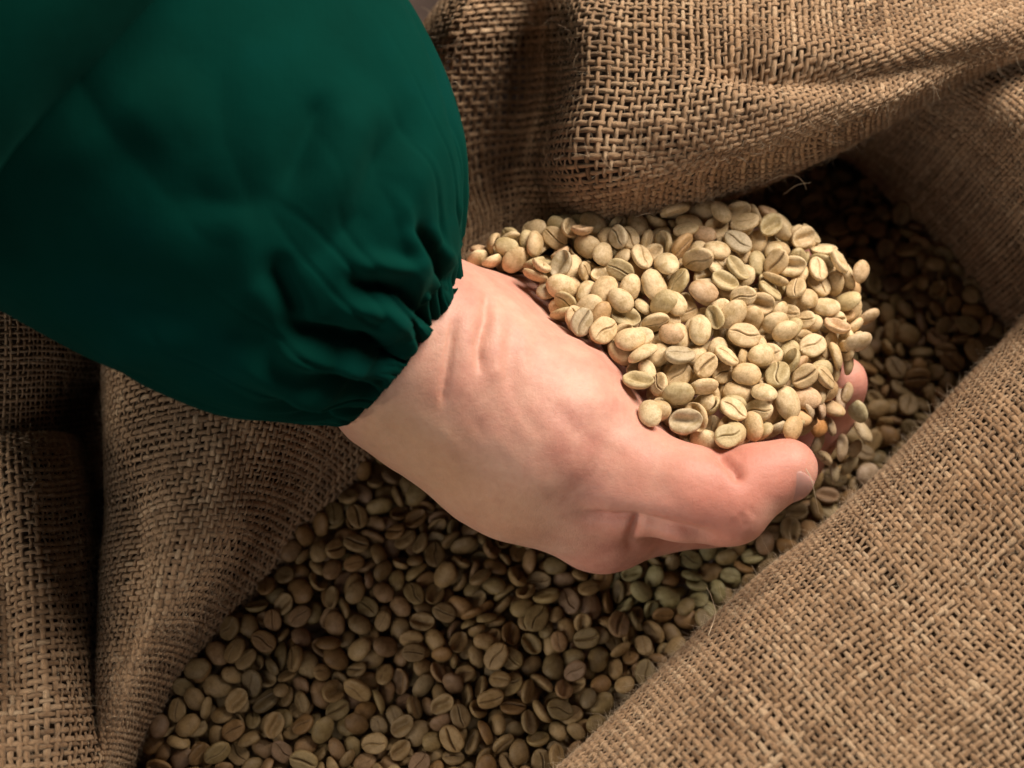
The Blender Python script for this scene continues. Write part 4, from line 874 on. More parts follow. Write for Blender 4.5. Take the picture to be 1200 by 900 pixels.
-409,-563,-91,73,7,66,8,1,85,-317,-783,-112,48,28,-23,-78,5,90,-100,-711,-101,55,31,57,-51,0,90,-87,-493,-154,5,-98,13,6,5,96,-26,-634,-113,56,72,20,32,4,84,891,752,-389,3,-18,-34,91,4,97,
1283,295,-271,55,31,39,65,2,101,1398,232,-261,69,-71,-7,2,4,85,-116,-581,-108,48,7,-37,-78,6,97,198,-544,-101,71,-26,40,50,2,89,797,760,-370,25,-1,-87,-41,0,84,1018,703,-363,45,4,-2,-88,2,87,
1456,424,-282,37,-78,5,-48,5,93,750,168,347,59,6,-78,-13,10,98,395,-39,458,96,-11,-9,17,9,103,63,214,403,6,38,-65,64,13,97,333,-131,492,20,13,-95,11,12,88,415,29,465,95,-5,-2,-28,9,97,
803,339,314,77,41,47,-5,11,98,91,187,428,1,99,-2,-5,12,82,-457,-976,-126,98,2,12,-12,1,101,-363,-386,-133,12,0,3,98,2,94,-305,-907,-125,2,93,33,-8,6,86,-48,-681,-118,47,86,2,14,6,97,
1100,725,-367,36,15,-31,86,7,96,1173,404,-320,83,-42,-11,-32,3,98,-484,-848,-117,36,-83,40,4,2,88,-479,-432,-126,99,-2,6,-6,3,100,-173,-405,-145,20,71,-53,-40,7,90,246,-722,-113,92,22,-28,2,3,90,
654,-438,-149,82,-3,3,-55,3,105,1160,23,-292,93,-28,-21,0,1,98,1126,221,-296,17,7,6,-97,7,93,-679,-816,-80,8,-46,-38,78,2,90,-605,-494,-99,9,-51,49,-69,6,93,-122,-405,-118,89,-23,-34,-15,4,94,
353,-682,-110,33,-40,-69,48,5,87,965,-145,-209,20,-24,93,-13,1,93,1040,822,-376,29,40,-84,-16,6,93,1310,14,-274,32,76,-39,-39,4,93,1258,426,-290,14,-34,75,-53,2,91,-521,-670,-110,6,-54,82,3,5,95,
-227,-1057,-123,0,-9,-10,98,1,103,352,-664,-148,1,86,48,6,3,92,1267,32,-291,72,-44,-7,-51,4,95,1282,623,-332,46,87,-14,-4,1,97,-808,-1096,-124,85,44,-13,22,2,87,-728,-800,-107,1,92,-21,30,5,94,
-656,-720,-111,48,72,47,8,6,86,-501,-1094,-109,44,58,-2,-67,0,95,-324,-513,-119,48,40,-69,34,5,92,-248,-642,-113,90,-37,13,-7,0,91,-165,-788,-113,36,-66,42,-49,6,89,619,-588,-172,59,6,4,79,2,95,
1049,752,-378,29,83,-34,-30,0,84,1131,597,-342,48,0,24,-83,6,85,1231,613,-329,45,33,81,14,2,89,-685,-1095,-95,60,-52,-23,55,3,97,698,-552,-172,32,-29,-82,-34,0,98,1014,586,-331,9,15,93,29,0,98,
1118,40,-270,15,-35,-91,-5,3,82,1100,332,-277,7,-47,87,4,0,85,1170,208,-267,16,76,20,-58,4,90,2,309,336,20,43,81,31,12,103,459,342,354,63,-61,19,-42,14,100,223,208,382,55,56,-60,5,15,104,
501,-122,454,54,-72,-40,9,12,104,768,374,307,36,-12,-87,28,10,105,848,358,268,12,-51,-75,38,11,93,193,338,367,87,11,17,-43,8,107,595,127,418,8,-10,-97,13,15,101,845,-139,345,55,-66,-24,43,15,117,
657,-39,437,64,-13,-7,74,11,96,923,165,267,31,0,56,-75,15,87,771,-83,402,8,-58,44,67,8,97,-886,-821,-112,83,-7,-13,53,5,104,-208,-892,-112,75,31,-38,-43,7,94,-56,-733,-112,8,-47,86,-7,1,88,
205,-817,-123,22,0,3,96,7,94,570,-646,-157,54,12,8,82,7,95,1111,63,-292,32,-64,66,18,3,94,1265,-6,-294,80,-49,-6,-32,7,88,1333,484,-320,8,-87,-36,29,2,106,-404,-270,-120,33,65,55,-38,7,80,
-341,-1089,-107,52,-3,-2,84,7,81,-302,-279,-112,55,0,7,82,7,94,-80,-645,-117,11,43,-69,-55,7,86,333,-718,-131,2,-75,39,52,3,84,1157,696,-357,35,43,81,-11,0,90,1215,210,-293,7,-85,-8,50,6,102,
-282,-504,-94,73,-33,-34,-47,7,77,-213,-1103,-103,22,-39,86,-20,7,83,901,-232,-196,25,-51,81,7,7,103,1267,144,-270,56,24,-11,78,5,85,-978,-977,-132,11,44,-88,5,3,92,-448,-898,-128,95,2,6,27,1,88,
-309,-1058,-129,13,3,98,-2,1,98,-129,-1104,-115,93,4,-8,33,6,102,44,-881,-107,91,-3,3,-38,7,96,125,-908,-110,10,96,21,-6,5,99,286,-683,-123,7,17,44,87,4,95,776,-476,-192,17,7,-5,97,1,90,
1016,872,-400,87,6,1,47,4,99,1199,-21,-297,9,2,-87,47,7,97,-651,-1086,-125,54,-23,-18,-77,6,92,-25,-431,-146,25,49,-82,6,3,93,773,-345,-181,7,98,-4,11,1,98,898,-371,-208,14,43,-88,7,2,100,
1145,-38,-277,43,39,46,-65,0,87,1214,367,-300,31,-42,-83,-13,4,83,1403,84,-274,3,-77,-61,-11,7,95,1373,466,-316,18,-83,-41,30,5,102,797,799,-371,82,23,31,-39,1,108,1331,53,-273,31,86,-8,-38,4,81,
96,229,351,68,-16,14,69,9,110,450,-273,433,38,50,-75,-13,9,104,453,388,345,1,-20,72,-65,13,103,515,39,411,6,-67,69,22,13,113,522,105,439,17,-13,-96,9,13,110,386,-164,446,4,84,20,48,13,110,
531,-181,435,45,-56,66,-19,9,105,601,-6,424,34,52,-77,3,8,103,663,2,390,1,47,-78,38,15,103,449,279,396,62,-30,-3,71,9,92,158,125,441,87,18,-4,44,13,91,134,238,418,55,57,58,-12,10,98,
440,-208,498,10,14,-39,89,15,98,-868,-1054,-133,5,-88,46,0,3,100,-700,-677,-120,8,-16,-97,4,3,87,-545,-1058,-127,27,-17,88,-33,2,93,-523,-379,-132,1,21,-96,11,5,95,-424,-469,-123,26,-15,-27,-91,3,89,
-274,-465,-138,2,-40,-90,-1,1,103,-133,-756,-123,2,72,-68,9,0,89,-122,-687,-110,57,-59,24,50,5,90,-62,-1024,-119,3,95,-24,9,5,98,212,-983,-110,95,-4,14,-22,7,81,855,794,-403,37,15,22,-88,6,99,
1196,-81,-295,5,42,-89,9,3,102,1266,248,-305,5,-9,99,-1,6,108,-78,-1075,-97,8,64,-63,-41,4,93,-19,-492,-133,68,-20,63,28,2,89,1001,-139,-239,63,37,52,42,0,98,1061,679,-371,33,4,5,-93,0,91,
1154,72,-297,70,-7,-68,-15,0,89,1302,646,-325,47,-37,-33,-72,5,91,-774,-752,-113,7,-61,-77,6,7,88,-693,-976,-110,72,-30,-33,51,0,92,-539,-757,-108,14,-22,-96,1,3,88,-188,-606,-139,62,-9,1,-76,6,89,
-128,-961,-115,98,13,0,-9,1,101,-110,-531,-124,29,75,9,57,7,88,24,-1047,-108,3,-63,-74,-18,3,97,363,-524,-138,4,-96,-25,0,0,99,1092,-11,-290,24,-62,-73,-1,3,101,1112,642,-361,13,91,37,2,3,102,
1266,101,-314,10,64,74,14,1,94,1277,345,-307,40,-8,3,90,7,92,-484,-505,-123,8,98,11,-3,4,84,-334,-1017,-121,82,-39,1,39,7,84,412,-497,-133,14,-37,-68,60,0,96,983,668,-378,24,-1,-95,16,3,91,
1133,368,-307,45,45,-62,44,7,93,1149,762,-373,63,51,23,53,7,78,1382,295,-287,0,-96,-22,-12,6,100,929,880,-381,2,-62,76,-11,4,102,1105,415,-307,12,96,-16,-15,5,95,1085,514,-321,36,10,-79,47,6,95,
275,-30,419,95,-1,4,-26,10,97,367,64,415,13,94,-26,-10,13,105,560,-168,416,39,57,-52,-48,11,96,671,-98,385,90,-30,-27,-11,10,96,885,310,262,10,20,-89,37,15,105,148,354,344,12,-98,-1,1,9,99,
592,273,375,26,33,-9,89,8,96,712,33,359,34,-1,-35,-86,10,110,822,313,295,74,-40,-41,-31,9,97,171,250,377,6,65,49,-55,11,88,702,162,376,25,-33,-87,23,10,94,590,-313,447,75,-62,-13,11,8,93,
630,419,317,19,32,90,-19,13,100,694,-153,427,24,95,-12,-12,9,102,779,-209,375,37,21,-23,86,15,101,385,-240,512,73,9,-7,-66,14,98,-633,-668,-120,96,-4,-11,-23,6,94,-525,-606,-119,71,-3,8,68,7,89,
-368,-667,-108,69,-2,-6,71,0,89,-196,-828,-131,43,2,-1,-89,6,94,-51,-827,-113,9,-83,53,-6,2,95,44,-678,-113,14,64,-74,12,1,88,444,-770,-149,4,53,84,0,7,90,650,-539,-178,76,0,10,-63,5,83,
1015,624,-362,16,81,-48,-26,4,103,1132,330,-306,42,3,-60,-66,6,102,1266,477,-333,13,-46,79,-36,3,97,1355,392,-302,78,-7,-10,-60,4,102,1350,560,-336,69,5,2,70,3,98,-561,-965,-113,57,-44,-14,66,5,97,
-258,-406,-139,33,-44,-76,31,6,89,-86,-425,-136,82,1,46,31,6,90,1111,-203,-244,32,18,91,10,5,97,1079,114,-296,8,64,73,17,2,90,1169,-149,-257,40,-54,-32,65,0,102,1261,-47,-283,3,43,72,52,2,94,
-621,-758,-112,67,1,0,73,5,94,-266,-760,-118,22,3,-3,96,1,91,-131,-824,-123,38,-7,-4,91,1,90,207,-898,-118,41,-2,-5,-90,3,91,314,-809,-142,11,75,-64,-5,6,77,293,-543,-146,4,-71,-63,-26,1,83,
368,-822,-142,3,86,-49,-2,7,90,952,-232,-238,2,74,-65,0,4,103,1192,61,-319,3,44,87,19,6,85,1266,165,-303,7,97,3,16,0,88,1441,178,-255,10,89,-40,12,2,97,335,-870,-131,90,6,-2,-42,5,98,
333,-577,-138,10,-86,21,-42,6,94,1000,-205,-238,38,8,-90,15,2,91,1136,815,-405,93,-7,-10,32,3,91,1219,298,-301,67,42,-30,-51,2,99,-324,-1118,-84,2,-77,62,-4,7,81,368,145,429,15,-56,24,-77,13,111,
450,161,426,5,-7,19,97,9,84,448,212,404,26,89,-31,14,14,108,579,-70,423,18,65,62,36,13,107,32,242,349,17,-94,12,-21,15,98,325,114,411,40,-10,-5,-90,13,102,526,-49,430,66,-3,-31,-67,15,97,
614,-59,395,41,-66,-62,1,15,97,-24,245,344,88,0,-42,16,14,98,83,284,351,57,0,-56,-58,11,100,60,338,329,18,-90,32,-20,8,96,399,-234,464,40,30,61,60,9,110,495,17,442,15,22,-90,-32,12,93,
933,237,272,13,50,78,31,8,108,230,-28,477,21,60,71,-29,13,104,199,285,377,21,47,76,37,13,105,258,264,391,11,49,83,-20,8,99,-777,-978,-114,11,-70,69,-7,5,99,-770,-910,-115,3,-44,-88,1,7,85,
-779,-679,-113,97,-1,2,-19,3,89,-537,-1105,-122,40,48,-27,-72,6,99,-460,-377,-130,15,64,-74,3,5,95,-381,-1044,-140,11,5,0,-98,5,89,-363,-970,-133,11,-79,58,1,7,87,-378,-602,-115,7,0,-99,5,0,89,
-259,-684,-117,12,8,2,98,4,100,-311,-601,-120,2,-33,-93,9,6,96,-128,-446,-151,1,-36,92,-2,3,93,52,-960,-108,1,89,-43,-3,2,89,27,-612,-133,40,-7,-20,-88,0,102,35,-526,-152,3,17,-98,-1,5,94,
122,-1047,-102,3,-90,41,8,2,82,116,-598,-136,94,-12,-9,-28,2,97,116,-507,-138,1,-15,41,89,4,106,196,-755,-126,7,90,-40,2,6,107,884,-316,-219,96,-11,4,19,2,89,933,693,-398,9,-60,78,-6,2,107,
1264,566,-340,3,-97,21,1,3,94,-157,-1006,-107,35,20,12,-89,7,91,74,-484,-145,62,-49,-51,-29,6,92,-895,-1106,-105,39,-12,-42,-80,3,86,-368,-1114,-100,21,61,62,42,3,90,-152,-1126,-85,29,87,-37,5,4,100,
1229,-101,-266,80,19,27,-48,1,88,1558,252,-269,3,93,-21,-26,2,82,-710,-750,-114,4,27,95,1,5,94,-613,-825,-120,15,3,-3,98,3,92,-370,-533,-127,74,-7,12,64,4,94,-303,-396,-137,1,-86,-48,10,5,82,
-190,-669,-132,28,79,-50,-14,6,90,-188,-539,-119,91,13,-27,-26,0,103,-201,-329,-155,1,13,1,98,5,95,-29,-532,-147,11,46,86,-14,6,91,-54,-459,-158,16,2,-4,98,6,85,103,-449,-157,96,4,-4,-25,1,92,
106,497,-226,6,86,-48,12,1,102,198,-668,-127,6,97,-21,-5,0,97,194,-536,-144,99,-3,5,4,0,86,620,-467,-172,10,3,6,98,7,94,702,-406,-179,8,65,-74,4,4,90,1087,472,-321,88,-27,17,-31,0,100,
1198,110,-327,5,-99,-1,-1,0,91,85,-637,-122,26,-18,19,92,6,91,536,-711,-146,22,23,-82,-45,6,97,1080,29,-289,76,25,39,-43,6,85,1050,817,-407,4,85,51,-4,5,95,1146,300,-318,18,37,-80,-41,3,83,
850,-282,-173,1,24,-86,-43,4,91,1037,4,-250,85,-43,5,27,5,100,466,-86,430,39,-9,10,90,10,102,471,-16,416,91,-11,0,-36,15,93,736,-13,345,13,96,-2,-19,8,98,737,106,340,73,-14,31,-58,9,102,
724,332,304,24,-3,-94,17,12,96,722,397,297,96,-3,19,-15,15,104,801,-174,308,94,-7,16,27,12,97,849,161,297,88,32,24,24,15,97,821,263,297,70,-34,-59,15,8,87,251,345,340,67,59,-28,32,8,107,
356,316,366,91,-10,-3,38,8,100,411,-219,424,89,24,-16,-33,14,100,713,-218,381,45,74,24,41,12,105,712,-132,383,17,93,30,-2,9,102,210,8,435,97,-12,-14,5,13,87,277,59,448,1,20,-97,-9,10,114,
739,-248,378,55,-53,28,57,10,103,786,-62,352,23,15,-76,-57,10,93,744,-27,376,11,-31,-93,9,13,99,790,355,265,1,-81,-54,15,14,110,836,27,310,16,46,82,27,12,89,4,227,375,91,32,-4,24,14,100,
510,-11,451,88,38,14,21,14,106,-606,-1040,-136,7,28,-95,-1,4,90,-539,-812,-120,0,-31,-94,-7,5,90,-447,-752,-119,9,7,-98,-5,6,94,-366,-824,-129,99,6,-3,-4,2,101,-222,-976,-120,1,-92,-35,3,6,95,
-201,-763,-118,18,-73,62,-15,7,92,43,-1110,-91,53,-39,73,14,2,90,119,-822,-119,3,96,-22,-4,0,86,134,-671,-123,79,-6,3,-60,5,101,205,-598,-137,23,-17,-4,-95,7,108,381,-749,-149,2,88,-45,3,0,86,
950,-158,-246,13,-12,-97,2,0,90,914,847,-409,12,-43,87,-13,3,93,1052,-97,-267,12,-12,-98,2,3,106,1051,70,-285,13,-78,-59,-9,0,101,1188,193,-313,18,91,28,-21,5,79,1178,482,-337,0,6,-1,99,0,98,
-663,-1011,-118,54,-20,-45,67,1,86,-487,-331,-128,14,-19,29,92,5,83,749,751,-386,26,-54,-59,-52,6,100,956,901,-406,67,6,-7,-72,1,88,1223,150,-299,27,-49,-33,74,3,89,-453,-1117,-91,26,11,-23,-92,2,92,
40,428,-187,7,41,90,4,5,92,817,710,-365,23,72,-64,-3,3,99,-530,-975,-124,77,-9,-9,61,1,87,-538,-475,-123,2,83,54,-4,6,93,-445,-825,-128,99,4,8,-1,5,94,-446,-678,-111,22,70,-66,10,2,88,
-293,-1118,-132,10,9,98,1,1,98,-30,-1121,-114,1,65,74,-6,1,91,359,-598,-141,31,76,46,30,6,93,767,407,-300,92,-24,10,25,1,101,788,635,-379,9,78,57,-19,0,96,877,-258,-234,14,78,-58,7,5,96,
1029,-14,-284,8,86,46,-15,3,106,1026,716,-395,5,6,-98,14,0,97,1430,271,-281,51,5,-6,-85,6,98,-66,-558,-130,8,87,-44,15,1,98,831,-440,-192,60,5,-19,77,6,101,1055,170,-288,65,28,12,-68,3,88,
1055,536,-336,25,47,-77,-30,6,98,1217,19,-299,54,-15,-44,-69,2,93,1241,509,-334,29,30,89,-10,3,90,-375,-172,-131,46,-9,40,-77,0,98,25,-434,-120,35,-43,6,82,0,93,181,483,-200,14,34,92,-5,1,95,
1143,-182,-251,53,39,-45,-58,5,86,189,87,404,7,37,-89,-23,9,101,197,308,325,6,47,86,-11,12,99,275,153,399,74,-11,-15,-63,13,93,561,121,399,16,-19,-1,-96,8,101,677,121,400,90,-21,33,10,14,105,
955,258,210,36,-47,-43,-66,15,115,328,5,432,62,61,40,27,15,96,398,90,432,6,-63,-75,13,10,110,390,204,400,10,-54,-78,26,10,101,490,261,381,18,71,65,-15,9,96,511,356,337,16,68,-70,6,13,102,
696,69,377,56,64,9,50,10,107,757,-218,336,11,16,-35,91,13,103,824,98,306,58,-36,-6,71,14,108,884,206,269,87,6,-3,-48,10,104,103,161,401,1,76,63,6,13,98,164,165,400,8,64,-75,-8,8,100,
301,259,359,14,28,-89,30,11,102,369,-107,459,0,95,29,1,14,98,550,-104,425,9,-63,76,5,10,82,643,-139,405,1,21,-96,-11,13,94,754,-158,368,81,-2,4,57,15,94,888,29,291,20,-96,4,11,14,106,
870,243,295,93,-6,-9,33,12,109,949,131,241,31,2,1,-94,9,105,365,11,448,80,24,27,45,14,101,436,-273,486,31,-13,-93,0,10,104,410,185,432,15,80,56,-5,10,90,653,344,349,30,66,67,-1,14,103,
740,223,351,30,17,-20,90,10,103,626,-130,437,9,-20,91,33,14,93,-938,-1035,-143,7,98,11,9,7,84,-619,-1120,-142,2,-75,-64,2,6,97,-365,-1110,-136,5,67,73,5,1,91,-295,-968,-127,6,45,88,4,2,95,
-283,-297,-140,94,-4,2,32,7,104,-41,410,-203,44,-5,-4,89,3,97,134,565,-235,86,0,2,49,2,104,195,556,-241,12,73,-66,1,0,100,445,-473,-142,1,-21,-86,45,1,95,527,-436,-160,9,98,3,-14,3,100,
737,802,-376,43,-74,-49,8,4,101,771,779,-417,6,92,36,-8,2,80,1093,171,-320,1,64,75,-7,5,94,1088,269,-314,98,0,3,-14,5,96,1095,766,-403,39,79,-45,5,1,96,1185,345,-311,61,-37,21,-65,5,97,
1187,644,-351,14,90,39,5,6,100,-1006,-1081,-157,4,-6,0,99,6,84,-407,-1014,-132,91,-24,-14,26,6,90,-171,-931,-109,24,-29,79,-47,2,95,-149,-342,-135,71,28,-21,-60,1,96,-7,438,-200,5,-64,-65,38,6,95,
66,-444,-135,6,-8,98,12,0,88,446,616,-267,58,70,-24,32,1,87,823,817,-412,21,-3,-87,-43,3,86,911,792,-411,2,98,16,6,6,82,876,882,-400,70,33,42,45,4,100,1150,447,-326,9,4,98,3,6,86,
83,523,-207,86,-11,-19,-44,3,89,683,635,-316,8,-64,-75,-7,6,90,704,739,-358,6,-49,-81,28,2,92,789,410,-270,1,71,-65,-25,0,87,860,712,-387,58,-31,16,72,5,85,929,636,-352,98,12,-1,5,4,78,
1040,151,-256,91,5,12,36,5,85,-1039,-1216,-150,12,93,31,10,7,101,-1033,-1136,-143,80,-35,-18,43,0,103,-928,-1187,-154,3,89,-43,1,7,91,-954,-1122,-144,6,-2,-6,99,1,95,-872,-1187,-127,51,-64,-54,15,7,95,
-869,-1119,-143,2,0,99,3,1,87,-789,-1255,-137,1,-99,-3,-5,2,96,-805,-1181,-132,7,-32,-93,-5,3,106,-767,-1128,-111,6,-85,11,-50,7,91,-687,-1198,-142,6,89,-44,-2,7,89,-687,-1122,-130,27,87,38,-4,6,103,
-634,-1188,-140,5,-55,-82,8,2,99,-598,-596,-120,15,5,98,-1,5,80,-536,-1246,-137,7,-71,-69,0,6,92,-547,-1184,-142,2,97,20,-3,6,94,-436,-1241,-128,86,-14,-12,45,7,103,-450,-1174,-129,10,31,-86,-36,0,98,
-445,-1113,-129,90,-28,13,-28,2,98,-388,-1175,-130,16,28,-86,-37,6,103,-371,-752,-120,5,-29,94,6,0,83,-298,-1241,-140,24,2,3,-96,5,101,-297,-1178,-136,4,-96,25,-6,5,89,-284,-219,-136,16,-65,69,21,0,106,
-298,-152,-139,40,20,35,81,7,91,-187,-1202,-132,5,-73,66,3,1,89,-227,-1124,-133,4,43,89,2,2,84,-203,-268,-152,2,-67,-73,10,1,95,-199,-108,-174,12,54,-82,5,2,82,-126,-1200,-125,85,5,-4,-51,4,99,
-125,-361,-158,20,45,83,21,0,90,-118,-304,-137,35,71,22,-55,0,101,-111,-233,-148,95,21,-7,17,0,100,-107,-172,-158,35,7,-8,-92,7,110,-36,-1183,-117,5,-99,0,-5,6,94,-52,-893,-108,83,-4,-9,-52,2,85,
-49,-384,-153,29,31,-86,-25,4,85,36,-384,-162,19,-4,-16,-96,4,94,128,-393,-162,98,-8,-2,-15,4,88,116,406,-220,96,-2,5,25,4,98,221,-459,-154,8,97,-13,-8,3,92,443,-408,-163,93,-8,-8,-32,4,101,
476,577,-276,14,-91,-36,-2,4,95,527,-251,-185,31,67,-61,25,7,94,527,657,-319,24,-14,-8,-95,4,98,630,-391,-181,12,-10,97,-9,5,96,628,617,-330,21,24,-93,13,4,104,626,699,-350,0,-73,-66,9,4,99,
708,562,-341,76,-11,-5,-62,4,86,703,628,-358,6,85,48,-18,5,90,717,706,-382,0,84,47,-23,3,87,797,-287,-190,51,-5,20,-82,4,92,778,481,-308,30,-76,42,37,7,93,800,849,-421,5,-31,91,-25,6,95,
851,-397,-204,69,4,7,70,6,90,871,416,-318,81,-11,0,-55,7,89,846,492,-339,93,-15,5,30,0,97,860,564,-362,15,98,-5,-3,7,94,848,625,-362,25,-75,-12,58,3,91,868,684,-396,33,81,46,1,3,94,
839,870,-405,53,41,-72,-15,4,96,961,63,-273,24,-92,-26,10,5,94,941,107,-282,93,-4,3,32,4,95,943,180,-290,34,-7,-8,-92,1,92,943,275,-310,20,-4,-9,-96,0,99,944,342,-327,2,-7,-99,4,2,87,
958,429,-319,37,-8,-20,89,5,83,925,477,-334,48,83,-23,-2,6,91,941,578,-367,7,-79,55,-23,6,96,938,639,-377,71,6,-7,68,2,92,1017,139,-281,92,23,4,-27,3,99,1014,189,-297,20,32,-88,-24,5,86,
1026,342,-323,6,99,-3,6,5,96,1032,392,-310,74,-12,35,55,0,100,1013,492,-332,10,9,-3,98,2,89,1027,553,-356,23,0,-22,-94,1,81,1002,767,-402,38,-8,-2,-91,3,92,1127,-74,-284,19,-96,-11,-4,3,96,
1112,415,-336,56,-9,-2,-81,2,89,-997,-1255,-147,6,1,90,-42,1,92,-990,-1168,-149,4,-47,-87,-1,2,86,-924,-1233,-138,42,-88,14,0,3,94,-911,-1148,-125,24,-96,-6,-7,3,96,-825,-1123,-109,4,19,-83,-51,4,92,
-745,-1218,-130,22,5,-96,2,6,100,-739,-1152,-136,8,-98,-9,4,6,83,-695,-1248,-133,38,-92,-1,3,6,99,-665,-1168,-116,9,-56,72,-38,7,88,-582,-1234,-110,21,-47,5,-85,5,104,-597,-1163,-127,21,-82,-26,44,3,93,
-583,-1100,-128,94,-12,21,-21,5,96,-488,-1229,-120,2,32,-48,80,2,97,-492,-1161,-118,56,64,51,6,0,104,-412,-1144,-101,19,66,-71,11,5,98,-350,-1230,-126,38,50,-60,-48,0,93,-324,-1158,-112,3,-96,-22,-9,4,98,
-323,-190,-146,56,10,-5,81,0,92,-256,-1228,-122,9,-43,-89,5,0,90,-248,-1175,-124,24,-33,-86,28,5,95,-242,-263,-123,7,75,-64,1,0,94,-242,-190,-131,42,-25,85,13,4,94,-250,-141,-161,8,81,54,-16,7,82,
-246,-66,-174,7,98,-7,-9,5,95,-149,-1220,-98,80,46,-3,-35,6,103,-174,-1147,-104,79,-29,0,-52,1,107,-172,-863,-123,93,14,0,32,6,85,-157,-272,-146,14,41,4,89,6,96,-159,-205,-151,27,-60,58,-46,1,93,
-72,-1237,-116,78,-16,28,-51,7,103,-89,-1142,-116,6,-99,-6,-4,2,90,-76,-342,-152,37,21,89,-12,1,91,-71,-289,-167,8,-30,-94,-10,6,81,-84,373,-194,5,-9,-8,98,0,97,11,-1150,-96,20,21,-6,94,3,97,
10,-363,-144,40,2,-26,-87,3,92,176,-491,-134,51,42,-73,-5,1,86,169,-426,-147,77,-4,21,-58,2,93,240,-501,-136,92,34,-1,-12,3,96,234,-407,-142,50,-79,27,15,1,99,259,523,-228,96,6,-20,-10,7,98,
316,-487,-120,3,86,-49,-1,2,96,397,-424,-152,18,49,83,-10,2,86,459,-419,-131,21,-5,-1,-97,2,106,505,524,-268,9,-86,-20,-43,5,98,516,614,-290,87,6,17,-43,7,95,579,-408,-160,25,54,-79,-6,1,85,
575,610,-298,50,-29,-21,77,7,100,628,670,-311,90,-15,12,-36,4,100,656,-346,-176,8,-14,-74,-64,7,103,651,578,-297,22,24,-93,9,1,98,689,676,-341,51,-7,-10,-84,1,94,681,798,-384,24,62,-74,-1,0,91,
723,374,-286,8,-25,-56,77,5,85,740,446,-269,45,-45,-63,-43,4,99,746,620,-348,51,30,-52,-60,7,79,755,678,-372,19,40,-88,5,2,91,844,-277,-210,96,1,-19,16,6,98,814,518,-337,17,-27,84,-41,2,105,
815,606,-342,56,34,-59,-46,7,97,816,674,-377,9,71,62,-28,3,88,821,742,-407,10,88,43,-5,6,93,908,-198,-227,28,-6,90,-28,2,101,920,31,-242,20,-3,9,-97,1,103,919,89,-257,1,94,29,6,6,100,
909,148,-255,9,94,28,-12,4,101,913,227,-294,52,77,-33,-6,6,95,916,305,-298,92,-22,-26,-17,1,88,905,382,-309,90,2,38,-17,2,81,893,451,-321,7,-52,-67,51,0,93,906,521,-353,2,-4,-98,12,6,85,
891,605,-366,49,-14,42,74,7,84,893,654,-375,72,10,45,-51,2,89,1008,-294,-233,5,99,-5,7,4,87,1005,-49,-249,93,2,-14,30,6,94,994,27,-274,89,-32,6,28,0,86,1011,103,-261,67,56,-23,40,1,94,
978,153,-263,21,27,92,14,6,91,983,233,-300,0,-52,-84,-7,5,91,990,303,-303,69,-57,-9,-42,6,101,977,358,-304,88,-8,3,45,7,90,995,441,-301,75,-12,57,28,4,92,974,535,-344,1,80,56,14,1,91,
980,598,-368,17,-61,-68,35,4,90,1065,214,-301,73,-25,-22,58,2,96,1051,296,-298,13,37,91,6,5,95,1078,357,-308,19,-76,-50,33,1,98,1055,439,-325,25,93,13,-18,3,95,-1074,-1167,-146,22,-79,-5,-56,2,86,
-1065,-1121,-137,70,40,57,-5,3,97,-978,-1150,-124,3,33,93,3,2,83,-905,-1255,-114,43,-88,7,-16,3,105,-810,-1233,-115,10,98,0,13,5,91,-799,-1168,-99,13,-69,-69,-13,5,102,-715,-1188,-117,3,-82,53,-16,3,77,
-727,-1162,-97,72,3,-21,-65,1,101,-634,-1230,-114,9,-90,-38,11,7,93,-630,-1133,-101,26,-30,-7,-90,7,85,-536,-1259,-114,12,-92,35,3,6,89,-553,-1191,-111,36,2,18,91,4,84,-551,-1143,-108,73,59,0,-32,0,102,
-426,-1209,-104,9,90,-38,16,3,94,-377,-1222,-122,36,55,-55,-49,5,101,-346,-211,-125,36,1,66,64,6,87,-305,-1264,-115,12,-96,-17,-12,4,97,-309,-1202,-95,0,19,93,28,5,100,-292,-218,-98,3,-10,-98,-13,1,102,
-300,-104,-117,11,-12,-75,-62,7,98,-284,-94,-153,28,-95,-8,-2,0,90,-207,-1225,-107,2,-56,-81,-11,7,100,-193,-324,-126,32,-87,34,-3,2,84,-188,-214,-113,38,27,7,-87,7,93,-206,-141,-143,40,-78,29,35,3,88,
-219,-91,-146,10,87,42,-18,0,103,-162,-1274,-114,60,-26,41,-62,1,91,-117,-1177,-97,8,-49,-85,11,0,89,-170,-294,-115,30,-18,86,35,5,81,-127,-252,-118,6,-1,11,98,6,104,-172,-151,-132,7,28,-78,-53,3,87,
-52,-1211,-89,84,-8,10,-50,1,96,-35,-360,-116,13,-1,-96,-21,4,87,-41,-307,-130,84,-51,-6,-5,4,91,-59,-260,-131,12,85,48,-5,0,107,-51,322,-191,93,26,8,-20,7,97,61,-1145,-88,51,-50,-64,-26,2,91,
74,-392,-139,16,71,-39,-55,5,83,129,-456,-131,15,-19,-96,-4,5,90,125,-391,-133,4,82,-52,18,1,87,215,-509,-102,15,90,-38,10,7,95,274,-486,-101,13,35,88,25,5,102,304,488,-202,38,10,24,-88,7,95,
361,-449,-115,22,-76,-56,23,4,98,392,505,-227,40,-17,-13,88,6,94,474,-450,-116,28,-20,-91,-17,6,93,462,-297,-130,87,20,14,-41,5,97,463,512,-255,75,-19,5,-62,5,94,565,-253,-155,30,-58,-71,22,7,90,
546,574,-277,18,5,13,96,6,89,606,-213,-186,20,78,55,-16,6,91,598,-172,-184,37,-10,37,84,1,85,705,558,-301,0,86,48,-12,2,86,668,736,-353,64,25,54,46,6,99,708,-387,-152,77,-15,-14,-59,5,93,
